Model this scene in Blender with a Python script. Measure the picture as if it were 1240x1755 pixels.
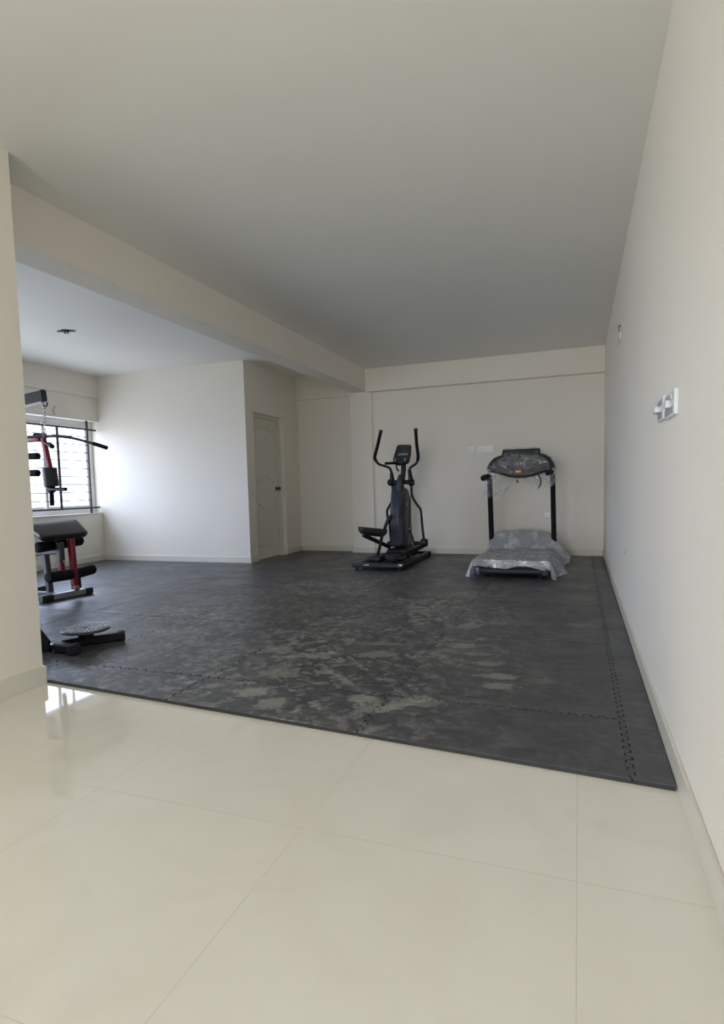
import bpy, bmesh, math, random
from mathutils import Vector, Matrix, noise, geometry
random.seed(7)
SC = bpy.context.scene
COL = SC.collection
for o in list(bpy.data.objects):
    bpy.data.objects.remove(o, do_unlink=True)

# ------------------------------------------------------------------ camera
CH = 1.05
YAW, PITCH, ROLL = math.radians(-20.709), math.radians(4.4904), math.radians(-1.4856)
F, CX, CY = 1023.6, 604.27, 915.97           # focal length and principal point in pixels of 1240x1755
FW = Vector((math.sin(YAW)*math.cos(PITCH), math.cos(YAW)*math.cos(PITCH), -math.sin(PITCH)))
R0 = Vector((math.cos(YAW), -math.sin(YAW), 0))
U0 = R0.cross(FW)
RT = R0*math.cos(ROLL) + U0*math.sin(ROLL)
UP = -R0*math.sin(ROLL) + U0*math.cos(ROLL)
cam_data = bpy.data.cameras.new('camera')
cam = bpy.data.objects.new('camera', cam_data); COL.objects.link(cam)
M = Matrix((RT, UP, -FW)).transposed().to_4x4(); M.translation = Vector((0, 0, CH))
cam.matrix_world = M
cam_data.sensor_fit = 'HORIZONTAL'; cam_data.sensor_width = 36.0
cam_data.lens = 36.0*F/1240
cam_data.shift_x = (620-CX)/1240
cam_data.shift_y = (CY-877.5)/1240
cam_data.clip_start = 0.02; cam_data.clip_end = 100
SC.camera = cam

def at(u, v, ax, val):
    """the point of the place seen at photo pixel (u, v) on the plane ax = val"""
    d = FW + RT*((u-CX)/F) - UP*((v-CY)/F)
    o = Vector((0, 0, CH)); i = 'XYZ'.index(ax)
    return o + d*((val-o[i])/d[i])

# ------------------------------------------------------------------ world, light, exposure
SC.view_settings.view_transform = 'Standard'
SC.view_settings.look = 'None'
SC.view_settings.gamma = 1.0
SC.view_settings.use_curve_mapping = False
SC.view_settings.exposure = 1.0
SKY = 5.2
world = bpy.data.worlds.new('overcast_sky'); SC.world = world
world.use_nodes = True
wn = world.node_tree.nodes; wl = world.node_tree.links
wn.clear()
wo = wn.new('ShaderNodeOutputWorld'); wb = wn.new('ShaderNodeBackground')
wt = wn.new('ShaderNodeTexCoord'); ws = wn.new('ShaderNodeSeparateXYZ'); wr = wn.new('ShaderNodeValToRGB')
wl.new(wt.outputs['Generated'], ws.inputs[0]); 
wm = wn.new('ShaderNodeMath'); wm.operation = 'MULTIPLY_ADD'; wm.inputs[1].default_value = .5; wm.inputs[2].default_value = .5
wl.new(ws.outputs['Z'], wm.inputs[0]); wl.new(wm.outputs[0], wr.inputs[0])
wr.color_ramp.elements[0].position = .42; wr.color_ramp.elements[0].color = (.39, .41, .46, 1)
wr.color_ramp.elements[1].position = .56; wr.color_ramp.elements[1].color = (.74, .83, 1.12, 1)
# sky brightened and warmed towards -Y, added so the rear opening fills the room
wd = wn.new('ShaderNodeMapRange'); wd.interpolation_type = 'SMOOTHSTEP'
wl.new(ws.outputs['Y'], wd.inputs[0]); wd.inputs[1].default_value = -.90; wd.inputs[2].default_value = -.97; wd.inputs[3].default_value = 0; wd.inputs[4].default_value = 1
wx = wn.new('ShaderNodeMix'); wx.data_type = 'RGBA'; wx.blend_type = 'MULTIPLY'; wl.new(wd.outputs[0], wx.inputs[0])
wl.new(wr.outputs[0], wx.inputs[6]); wx.inputs[7].default_value = (2.4, 2.18, 1.8, 1)
wl.new(wx.outputs[2], wb.inputs[0]); wb.inputs[1].default_value = SKY
wl.new(wb.outputs[0], wo.inputs[0])
try:
    SC.cycles.use_denoising = True
    SC.cycles.diffuse_bounces = 10; SC.cycles.max_bounces = 14; SC.cycles.transparent_max_bounces = 24
    SC.cycles.sample_clamp_indirect = 6
    SC.cycles.caustics_reflective = False; SC.cycles.caustics_refractive = False
except Exception:
    pass

def portal(name, loc, rot, sx, sy):
    l = bpy.data.lights.new(name, 'AREA'); l.shape = 'RECTANGLE'; l.size = sx; l.size_y = sy
    l.cycles.is_portal = True
    o = bpy.data.objects.new(name, l); o.location = loc; o.rotation_euler = rot; COL.objects.link(o)
# window openings, seen and added, admit the sky light (portals only steer the sampling, they emit nothing)
portal('window_portal', (-7.22, 6.1, 1.45), (0, math.radians(-90), 0), 1.5, 2.6)
portal('added_door_portal', (-7.22, 3.62, 1.08), (0, math.radians(-90), 0), 2.2, 2.1)
portal('added_side_portal', (-3.02, -.25, 1.45), (0, math.radians(-90), 0), 1.6, 1.6)
portal('added_rear_portal', (-1.25, -6.22, 1.36), (math.radians(90), 0, 0), 2.8, 2.5)

# ------------------------------------------------------------------ tagging and mesh helpers
def tag(o, label=None, cat=None, group=None, kind=None):
    if label: o['label'] = label
    if cat: o['category'] = cat
    if group: o['group'] = group
    if kind: o['kind'] = kind
    return o

def thing(name, label, cat, loc=(0, 0, 0), rz=0, group=None):
    o = bpy.data.objects.new(name, None); o.location = loc; o.rotation_euler = (0, 0, rz)
    o.empty_display_size = .1
    COL.objects.link(o); tag(o, label, cat, group)
    return o

def rotm(rx=0, ry=0, rz=0):
    return Matrix.Rotation(rz, 4, 'Z') @ Matrix.Rotation(ry, 4, 'Y') @ Matrix.Rotation(rx, 4, 'X')

class MB:
    """collects shapes into one mesh; coordinates are world metres unless local=True at build"""
    def __init__(s): s.bm = bmesh.new()
    def box(s, c, d, rot=None, bev=0):
        r = bmesh.ops.create_cube(s.bm, size=1.0); vs = r['verts']
        m = Matrix.Translation(Vector(c)) @ (rot if rot is not None else Matrix()) @ Matrix.Diagonal((d[0], d[1], d[2], 1))
        bmesh.ops.transform(s.bm, matrix=m, verts=vs)
        if bev:
            es = list({e for v in vs for e in v.link_edges})
            bmesh.ops.bevel(s.bm, geom=es, offset=bev, segments=3, affect='EDGES', profile=.5)
        return s
    def b(s, x0, x1, y0, y1, z0, z1, bev=0):
        return s.box(((x0+x1)/2, (y0+y1)/2, (z0+z1)/2), (abs(x1-x0), abs(y1-y0), abs(z1-z0)), None, bev)
    def ring_loft(s, rings, cap=True):
        vr = [[s.bm.verts.new(p) for p in r] for r in rings]
        n = len(rings[0])
        for a, b_ in zip(vr, vr[1:]):
            for i in range(n):
                try: s.bm.faces.new((a[i], a[(i+1) % n], b_[(i+1) % n], b_[i]))
                except ValueError: pass
        if cap:
            s.bm.faces.new(vr[0][::-1]); s.bm.faces.new(vr[-1])
        return s
    def sweep(s, pts, prof, up=(0, 0, 1), cap=True, scales=None):
        """prof: list of (a, b) offsets along side and up"""
        pts = [Vector(p) for p in pts]; rings = []
        T = []
        for i in range(len(pts)):
            a = pts[max(0, i-1)]; c = pts[min(len(pts)-1, i+1)]
            T.append((c-a).normalized())
        ref = Vector(up)
        if abs(T[0].dot(ref)) > .95: ref = Vector((1, 0, 0)) if abs(T[0].x) < .9 else Vector((0, 1, 0))
        side = T[0].cross(ref).normalized()
        for i, p in enumerate(pts):
            side = (side - T[i]*side.dot(T[i])).normalized()
            u = side.cross(T[i]).normalized()
            k = scales[i] if scales else 1
            rings.append([p + side*(a*k) + u*(b_*k) for a, b_ in prof])
        return s.ring_loft(rings, cap)
    def tube(s, pts, r, n=14, smooth=True, scales=None):
        if smooth and len(pts) > 2: 
            pts = catmull(pts, 6)
            if scales: scales = None
        prof = [(r*math.cos(2*math.pi*i/n), r*math.sin(2*math.pi*i/n)) for i in range(n)]
        return s.sweep(pts, prof, scales=scales)
    def bar(s, p0, p1, w, h, up=(0, 0, 1)):
        """rectangular tube from p0 to p1 with rounded corners"""
        c = min(w, h)*.16
        prof = [(w/2-c, -h/2), (w/2, -h/2+c), (w/2, h/2-c), (w/2-c, h/2), (-w/2+c, h/2), (-w/2, h/2-c), (-w/2, -h/2+c), (-w/2+c, -h/2)]
        return s.sweep([p0, p1], prof, up)
    def capsule(s, p0, p1, r, n=20, rnd=.5):
        """cylinder with rounded ends"""
        p0, p1 = Vector(p0), Vector(p1); d = (p1-p0); L = d.length; d.normalize(); e = min(r*rnd, L/2)
        pts, sc = [], []
        for k in range(6):
            t = k/5*math.pi/2
            pts.append(p0 + d*(e*(1-math.sin(t)))*1.0); sc.append(1-(1-math.sin(t))*0 if False else (1-rnd) + rnd*math.sin(t) if k else (1-rnd))
        pts = [p0 + d*(e*(1-math.cos(k/5*math.pi/2))) for k in range(6)]
        sc = [(1-rnd) + rnd*math.sin(k/5*math.pi/2) for k in range(6)]
        pts += [p1 - d*(e*(1-math.cos(k/5*math.pi/2))) for k in range(5, -1, -1)]
        sc += sc[::-1]
        prof = [(r*math.cos(2*math.pi*i/n), r*math.sin(2*math.pi*i/n)) for i in range(n)]
        return s.sweep(pts, prof, scales=sc)
    def prism(s, poly, axis, a0, a1):
        """poly: 2-D outline in the two other axes (in xyz order), extruded along axis from a0 to a1"""
        def P(p, a):
            return {'X': (a, p[0], p[1]), 'Y': (p[0], a, p[1]), 'Z': (p[0], p[1], a)}[axis]
        return s.ring_loft([[P(p, a0) for p in poly], [P(p, a1) for p in poly]])
    def torus(s, c, R, r, rot=None, n=20, m=8, sx=1, sy=1):
        rot = rot if rot is not None else Matrix()
        ring = []
        for i in range(n):
            t = 2*math.pi*i/n
            cc = Vector((R*sx*math.cos(t), R*sy*math.sin(t), 0)); dr = Vector((math.cos(t), math.sin(t), 0))
            ring.append([s.bm.verts.new(Vector(c) + rot @ (cc + dr*(r*math.cos(2*math.pi*j/m)) + Vector((0, 0, r*math.sin(2*math.pi*j/m))))) for j in range(m)])
        for i in range(n):
            for j in range(m):
                s.bm.faces.new((ring[i][j], ring[(i+1) % n][j], ring[(i+1) % n][(j+1) % m], ring[i][(j+1) % m]))
        return s
    def lathe(s, c, prof, n=48, rot=None):
        rot = rot if rot is not None else Matrix()
        rings = [[Vector(c) + rot @ Vector((r*math.cos(2*math.pi*i/n), r*math.sin(2*math.pi*i/n), z)) for i in range(n)] for r, z in prof]
        return s.ring_loft(rings)
    def build(s, name, m, parent=None, smooth=True, bevel=0, ang=35):
        bmesh.ops.recalc_face_normals(s.bm, faces=s.bm.faces[:])
        if parent is not None:
            inv = Matrix.Identity(4)
            chain = []; q = parent
            while q is not None: chain.append(q); q = q.parent
            w = Matrix.Identity(4)
            for q in reversed(chain): w = w @ (Matrix.Translation(q.location) @ q.rotation_euler.to_matrix().to_4x4())
            inv = w.inverted(); off = None
            bmesh.ops.transform(s.bm, matrix=inv, verts=s.bm.verts[:])
        me = bpy.data.meshes.new(name)
        # give the object its own origin at the middle of its base
        if s.bm.verts:
            xs = [v.co for v in s.bm.verts]
            o0 = Vector(((min(p.x for p in xs)+max(p.x for p in xs))/2, (min(p.y for p in xs)+max(p.y for p in xs))/2, min(p.z for p in xs)))
        else: o0 = Vector()
        bmesh.ops.translate(s.bm, vec=-o0, verts=s.bm.verts[:])
        s.bm.to_mesh(me); s.bm.free()
        me.materials.append(m)
        ob = bpy.data.objects.new(name, me); COL.objects.link(ob)
        ob.location = o0
        if parent is not None: ob.parent = parent
        if smooth:
            for p in me.polygons: p.use_smooth = True
            me.set_sharp_from_angle(angle=math.radians(ang))
        if bevel:
            bv = ob.modifiers.new('bevel', 'BEVEL'); bv.width = bevel; bv.segments = 2; bv.limit_method = 'ANGLE'; bv.angle_limit = math.radians(40)
            bv.harden_normals = False
        return ob

def catmull(pts, n=6):
    pts = [Vector(p) for p in pts]; out = []
    P = [pts[0]*2-pts[1]] + pts + [pts[-1]*2-pts[-2]]
    for i in range(1, len(P)-2):
        p0, p1, p2, p3 = P[i-1], P[i], P[i+1], P[i+2]
        for k in range(n):
            t = k/n
            out.append(.5*((2*p1) + (p2-p0)*t + (2*p0-5*p1+4*p2-p3)*t*t + (3*p1-p0-3*p2+p3)*t**3))
    out.append(pts[-1]); return out

def struct(ob): ob['kind'] = 'structure'; return ob

# ------------------------------------------------------------------ materials
class NT:
    def __init__(s, name):
        s.m = bpy.data.materials.new(name); s.m.use_nodes = True
        s.t = s.m.node_tree; s.t.nodes.clear()
        s.out = s.n('ShaderNodeOutputMaterial'); s.p = s.n('ShaderNodeBsdfPrincipled')
        s.l(s.p.outputs[0], s.out.inputs[0])
    def n(s, t, **k):
        nd = s.t.nodes.new(t)
        for a, v in k.items(): setattr(nd, a, v)
        return nd
    def l(s, a, b): s.t.links.new(a, b)
    def val(s, sock, v):
        if isinstance(v, bpy.types.NodeSocket): s.l(v, sock)
        else: sock.default_value = v
    def math(s, op, a, b=0.0, c=0.0, clamp=False):
        nd = s.n('ShaderNodeMath', operation=op); nd.use_clamp = clamp
        s.val(nd.inputs[0], a); s.val(nd.inputs[1], b); s.val(nd.inputs[2], c)
        return nd.outputs[0]
    def vmath(s, op, a, b=(0, 0, 0), scale=None):
        nd = s.n('ShaderNodeVectorMath', operation=op)
        s.val(nd.inputs[0], a); s.val(nd.inputs[1], b)
        if scale is not None: s.val(nd.inputs['Scale'], scale)
        return nd.outputs['Value'] if op in ('LENGTH', 'DISTANCE', 'DOT_PRODUCT') else nd.outputs[0]
    def noise(s, vec, scale, detail=4, rough=.55, dist=0):
        nd = s.n('ShaderNodeTexNoise'); s.val(nd.inputs['Vector'], vec)
        nd.inputs['Scale'].default_value = scale; nd.inputs['Detail'].default_value = detail
        nd.inputs['Roughness'].default_value = rough; nd.inputs['Distortion'].default_value = dist
        return nd
    def ss(s, v, a, b, lo=0.0, hi=1.0):
        nd = s.n('ShaderNodeMapRange', interpolation_type='SMOOTHSTEP')
        s.val(nd.inputs[0], v); s.val(nd.inputs[1], a); s.val(nd.inputs[2], b)
        s.val(nd.inputs[3], lo); s.val(nd.inputs[4], hi)
        return nd.outputs[0]
    def mix(s, f, a, b):
        nd = s.n('ShaderNodeMix', data_type='RGBA'); s.val(nd.inputs[0], f)
        for i, v in ((6, a), (7, b)):
            if isinstance(v, bpy.types.NodeSocket): s.l(v, nd.inputs[i])
            else: nd.inputs[i].default_value = (*v[:3], 1)
        return nd.outputs[2]
    def bump(s, h, strength=.3, dist=.01):
        nd = s.n('ShaderNodeBump'); nd.inputs['Strength'].default_value = strength; nd.inputs['Distance'].default_value = dist
        s.l(h, nd.inputs['Height']); s.l(nd.outputs[0], s.p.inputs['Normal'])
    def pos(s): return s.n('ShaderNodeNewGeometry').outputs['Position']
    def ocoord(s): return s.n('ShaderNodeTexCoord').outputs['Object']

def simple(name, col, rough=.5, metal=0.0, var=.06, nscale=12, bump=0.0, bscale=80, spec=.5, coat=0.0):
    t = NT(name); v = t.ocoord()
    nz = t.noise(v, nscale)
    c0 = tuple(max(0, c*(1-var)) for c in col); c1 = tuple(min(1, c*(1+var)) for c in col)
    t.l(t.mix(nz.outputs[0], c0, c1), t.p.inputs['Base Color'])
    t.p.inputs['Roughness'].default_value = rough; t.p.inputs['Metallic'].default_value = metal
    t.p.inputs['Specular IOR Level'].default_value = spec; t.p.inputs['Coat Weight'].default_value = coat
    if bump:
        b_ = t.noise(v, bscale, 3); t.bump(b_.outputs[0], bump, .004)
    return t.m

def paint(name, col, rough=.6, scuffs=()):
    t = NT(name); v = t.pos()
    nz = t.noise(v, 1.3, 5); n2 = t.noise(v, 45, 4)
    c = t.mix(nz.outputs[0], tuple(x*.975 for x in col), tuple(min(1, x*1.02) for x in col))
    for (p, rx, rz, k) in scuffs:
        d = t.vmath('SUBTRACT', v, p)
        d = t.vmath('MULTIPLY', d, (0.01, 1/rx, 1/rz))
        wob = t.noise(v, 60, 3)
        r = t.math('ADD', t.vmath('LENGTH', d), t.math('MULTIPLY', wob.outputs[0], .9))
        c = t.mix(t.ss(r, 1.1, 1.45, k, 0.0), c, (.16, .15, .14))
    t.l(c, t.p.inputs['Base Color']); t.p.inputs['Roughness'].default_value = rough
    t.p.inputs['Specular IOR Level'].default_value = .25
    t.bump(n2.outputs[0], .08, .003)
    return t.m

WALLC = (.86, .815, .73)
m_wall = paint('wall_paint', WALLC)
m_wall_r = paint('wall_paint_right', WALLC, scuffs=[((.33, 4.9, .51), .055, .012, .6), ((.33, 4.98, .37), .05, .008, .3), ((.33, 7.16, 2.50), .03, .03, .3)])
m_ceil = paint('ceiling_paint', (.88, .87, .83), .7)
m_skirt = simple('skirting_tile', (.72, .69, .60), .3, var=.02, nscale=4)
m_door = simple('door_enamel', (.72, .70, .61), .38, var=.02, nscale=5)
m_frame = simple('window_frame_white', (.78, .78, .77), .3, var=.02)
m_iron = simple('grille_black_paint', (.028, .028, .032), .45, var=.2)
m_black = simple('black_powder_coat', (.007, .007, .009), .45, var=.2, spec=.3)
m_matt = simple('matt_black_coat', (.006, .006, .008), .65, var=.15, spec=.15)
m_blackp = simple('black_plastic', (.018, .018, .020), .5, var=.15, bump=.1)
m_foam = simple('black_foam', (.010, .010, .011), .85, var=.2, bump=.35, bscale=220, spec=.25)
m_vinyl = simple('black_vinyl', (.022, .020, .022), .42, var=.12, bump=.15, bscale=120)
m_red = simple('red_enamel', (.24, .012, .020), .3, var=.1, coat=.3)
m_grey = simple('grey_powder_coat', (.10, .10, .10), .42, metal=.2, var=.12)
m_silver = simple('silver_paint', (.42, .43, .45), .3, metal=.6, var=.05)
m_chrome = simple('chrome', (.6, .6, .6), .14, metal=1, var=.04)
m_navy = simple('navy_grey_plastic', (.034, .038, .062), .45, var=.1, spec=.4)
m_slate = simple('slate_grey_plastic', (.026, .031, .036), .45, var=.1, spec=.35)
m_screen = simple('display_glass', (.05, .06, .06), .08, var=.1)
m_lcd = simple('light_display_strip', (.22, .25, .24), .2, var=.1)
m_white = simple('white_plastic', (.80, .80, .79), .28, var=.01)
m_switch = simple('grey_plate_inset', (.34, .35, .36), .35, var=.04)
m_dark = simple('dark_hole', (.01, .01, .01), .7)
m_copper = simple('amber_sticker', (.42, .20, .07), .35, var=.3, nscale=60)
m_cream = simple('cream_sticker', (.75, .62, .42), .4, var=.1)
m_redplastic = simple('red_plastic', (.40, .02, .04), .35, var=.1)
m_blue = simple('blue_label', (.05, .055, .13), .35, var=.2, nscale=40)
m_plate = simple('ivory_plate', (.93, .915, .89), .35, var=.01)
m_rplate = simple('off_white_plate', (.72, .73, .74), .35, var=.01)
m_tube = simple('dark_tube_steel', (.03, .03, .032), .4, var=.15, spec=.4)
m_olive = simple('olive_rubber', (.20, .19, .13), .7, var=.1)
m_brass = simple('antique_brass', (.10, .075, .045), .3, metal=.9, var=.15)
m_whitegrey = simple('light_grey_enamel', (.55, .56, .57), .4, var=.03)

# cream vitrified floor tile
t = NT('vitrified_tile'); v = t.pos()
br = t.n('ShaderNodeTexBrick', offset=0.0); t.l(v, br.inputs['Vector'])
br.inputs['Scale'].default_value = 1.0; br.inputs['Brick Width'].default_value = .8; br.inputs['Row Height'].default_value = .8
br.inputs['Mortar Size'].default_value = .0012; br.inputs['Mortar Smooth'].default_value = .2
br.inputs['Color1'].default_value = (.82, .79, .70, 1); br.inputs['Color2'].default_value = (.83, .80, .71, 1); br.inputs['Mortar'].default_value = (.60, .57, .49, 1)
vein = t.noise(v, 2.2, 6, .6, 1.2)
c = t.mix(t.ss(vein.outputs[0], .35, .75), br.outputs[0], (.78, .745, .65))
t.l(c, t.p.inputs['Base Color']); t.p.inputs['Roughness'].default_value = .045; t.p.inputs['Specular IOR Level'].default_value = .55
m_tile = t.m

# rubber mat: dusty, scuffed, full of pale shoe prints
def mat_material():
    t = NT('rubber_mat'); v = t.pos()
    oi = t.n('ShaderNodeObjectInfo').outputs['Random']
    big = t.noise(v, .55, 3, .5, .4); mid = t.noise(v, 2.6, 5, .6, .6); fine = t.noise(v, 22, 5, .65, .5)
    cloud = t.noise(v, 5.5, 5, .62, .8)
    str_ = t.noise(t.vmath('MULTIPLY', v, (2.0, 7.0, 1)), 3.0, 5, .65, .5)
    base = t.mix(t.ss(big.outputs[0], .35, .65), (.034, .041, .047), (.047, .046, .053))
    base = t.mix(t.math('MULTIPLY', t.ss(mid.outputs[0], .40, .68), .50), base, (.085, .083, .090))
    base = t.mix(t.math('MULTIPLY', t.ss(cloud.outputs[0], .47, .66), .40), base, (.105, .103, .108))
    base = t.mix(t.math('MULTIPLY', t.ss(str_.outputs[0], .50, .70), .42), base, (.13, .128, .13))
    base = t.mix(t.math('MULTIPLY', t.ss(fine.outputs[0], .55, .75), .30), base, (.14, .135, .13))
    # how walked-on each region is
    sx = t.n('ShaderNodeSeparateXYZ'); t.l(v, sx.inputs[0])
    X, Y = sx.outputs[0], sx.outputs[1]
    dx = t.math('DIVIDE', t.math('ADD', X, 2.0), 1.75); dy = t.math('DIVIDE', t.math('SUBTRACT', Y, 4.2), 3.6)
    rr = t.math('SQRT', t.math('ADD', t.math('MULTIPLY', dx, dx), t.math('MULTIPLY', dy, dy)))
    area = t.ss(rr, .45, 1.25, 1.0, .10)
    dm = t.noise(v, 1.1, 3, .5, .6)
    area = t.math('MULTIPLY', area, t.ss(dm.outputs[0], .30, .60, .25, 1.0))
    # pale tan dust haze
    dust = t.noise(v, 3.4, 6, .62, 1.0)
    base = t.mix(t.math('MULTIPLY', t.math('MULTIPLY', t.ss(dust.outputs[0], .44, .68), area), .30), base, (.16, .152, .135))
    # layers of shoe-print sized marks, each cell its own strength, crossed by tread stripes
    warp = t.vmath('SCALE', t.vmath('SUBTRACT', t.noise(v, 6, 3).outputs['Color'], (.5, .5, .5)), scale=.16)
    for (ang, sxx, syy, off, thr, amt, col) in ((.35, 8.5, 4.6, 0.0, .40, 1.0, (.27, .255, .225)), (-.6, 7.6, 4.0, 3.3, .50, .9, (.24, .235, .215)),
                                               (1.25, 11.0, 5.8, 7.7, .38, .95, (.22, .215, .205)), (.05, 13.0, 7.0, 1.7, .42, .9, (.23, .225, .22)),
                                               (2.2, 10.0, 5.0, 12.1, .55, .9, (.25, .245, .23)), (-1.1, 17.0, 9.0, 5.9, .45, .8, (.24, .235, .23))):
        mp = t.n('ShaderNodeMapping'); t.l(t.vmath('ADD', v, warp), mp.inputs['Vector'])
        mp.inputs['Rotation'].default_value = (0, 0, ang); mp.inputs['Location'].default_value = (off, off*.7, 0)
        q = t.vmath('MULTIPLY', mp.outputs[0], (sxx*1.5, syy*1.75, 0))
        vo = t.n('ShaderNodeTexVoronoi', voronoi_dimensions='2D'); t.l(q, vo.inputs['Vector']); vo.inputs['Scale'].default_value = 1.0
        vo.inputs['Randomness'].default_value = .95
        cr = t.n('ShaderNodeSeparateColor'); t.l(vo.outputs['Color'], cr.inputs[0])
        d = t.math('ADD', vo.outputs['Distance'], t.math('MULTIPLY', t.math('SUBTRACT', fine.outputs[0], .5), .6))
        blob = t.ss(d, .16, .46, 1.0, 0.0)
        on = t.ss(cr.outputs[0], thr+.14, .97, 0.0, 1.0)
        wv = t.n('ShaderNodeTexWave', wave_type='BANDS', bands_direction='Y'); t.l(mp.outputs[0], wv.inputs['Vector'])
        wv.inputs['Scale'].default_value = 19; wv.inputs['Distortion'].default_value = 9.0; wv.inputs['Detail'].default_value = 2
        stripes = t.ss(wv.outputs[0], .15, .75, .50, 1.0)
        tear = t.ss(t.noise(v, 30+sxx, 4, .7).outputs[0], .38, .56, .15, 1.0)
        k = t.math('MULTIPLY', t.math('MULTIPLY', blob, on), t.math('MULTIPLY', stripes, tear))
        k = t.math('MULTIPLY', t.math('MULTIPLY', k, t.math('ADD', t.math('MULTIPLY', area, 1.30), .03)), amt, clamp=True)
        base = t.mix(k, base, tuple(q*1.12 for q in col))
    # a few clear prints and heel scuffs where they lie
    prints = [((853, 1160), .11, .055, .2, .8), ((851, 1176), .085, .05, .2, .75), ((800, 1073), .10, .06, 1.1, .6), ((795, 1108), .075, .06, .5, .7),
              ((811, 1121), .10, .04, .1, .5), ((838, 1138), .09, .045, .3, .55), ((433, 1187), .10, .08, .5, .9), ((468, 1206), .10, .06, 1.2, .8),
              ((620, 1199), .07, .05, .3, .8), ((702, 1203), .12, .05, .9, .65), ((642, 1216), .08, .045, .2, .55), ((706, 1041), .11, .05, .1, .6),
              ((722, 1048), .08, .05, .1, .55), ((474, 1114), .10, .07, .9, .6), ((650, 1122), .12, .07, .4, .6), ((652, 1104), .14, .05, .2, .5),
              ((552, 1123), .10, .06, .8, .65), ((583, 1162), .20, .022, -.75, .6), ((534, 1102), .16, .02, .9, .6),
              ((730, 1206), .08, .05, .4, .5), ((855, 1068), .08, .05, .4, .45), ((920, 1168), .08, .045, .2, .35), ((991, 1072), .1, .06, .2, .3),
              ((478, 1156), .13, .07, .2, .6), ((510, 1125), .11, .05, .6, .6), ((600, 1100), .03, .09, .2, .6), ((502, 1103), .03, .08, .1, .6), ((742, 1118), .10, .05, .3, .4)]
    for (uv, a, b_, ang, k) in prints:
        p = at(uv[0], uv[1], 'Z', .015)
        d = t.vmath('SUBTRACT', v, tuple(p))
        mp = t.n('ShaderNodeMapping'); t.l(d, mp.inputs['Vector']); mp.inputs['Rotation'].default_value = (0, 0, -ang)
        q = t.vmath('MULTIPLY', mp.outputs[0], (1/a, 1/b_, 0))
        r = t.math('ADD', t.vmath('LENGTH', q), t.math('MULTIPLY', t.math('SUBTRACT', cloud.outputs[0], .5), 1.6))
        r = t.math('ADD', r, t.math('MULTIPLY', t.math('SUBTRACT', fine.outputs[0], .5), 2.2))
        wv = t.n('ShaderNodeTexWave', wave_type='BANDS', bands_direction='Y'); t.l(mp.outputs[0], wv.inputs['Vector'])
        wv.inputs['Scale'].default_value = 27; wv.inputs['Distortion'].default_value = 7.0; wv.inputs['Detail'].default_value = 1
        kk = t.math('MULTIPLY', t.ss(r, .75, 1.2, k, 0.0), t.ss(wv.outputs[0], .2, .75, .35, 1.0))
        base = t.mix(kk, base, (.36, .345, .30))
    tone = t.ss(oi, 0, 1, .86, 1.14)
    nz_ = t.n('ShaderNodeSeparateXYZ'); t.l(t.n('ShaderNodeNewGeometry').outputs['True Normal'], nz_.inputs[0])
    base = t.mix(t.ss(nz_.outputs[2], .2, .6), (.022, .021, .020), base)      # cut sides of the mat stay clean rubber
    base2 = t.vmath('SCALE', base, scale=tone)
    t.l(base2, t.p.inputs['Base Color'])
    rg = t.ss(mid.outputs[0], .3, .7, .34, .50)
    rg = t.math('ADD', rg, t.math('MULTIPLY', t.math('SUBTRACT', oi, .5), .08))
    t.l(rg, t.p.inputs['Roughness']); t.p.inputs['Specular IOR Level'].default_value = .48
    h = t.math('ADD', t.math('MULTIPLY', t.noise(v, 180, 2).outputs[0], .25), t.noise(t.vmath('MULTIPLY', v, (1, 2.2, 1)), 16, 4, .6).outputs[0])
    t.bump(h, .45, .006)
    return t.m
m_mat = mat_material()

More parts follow.
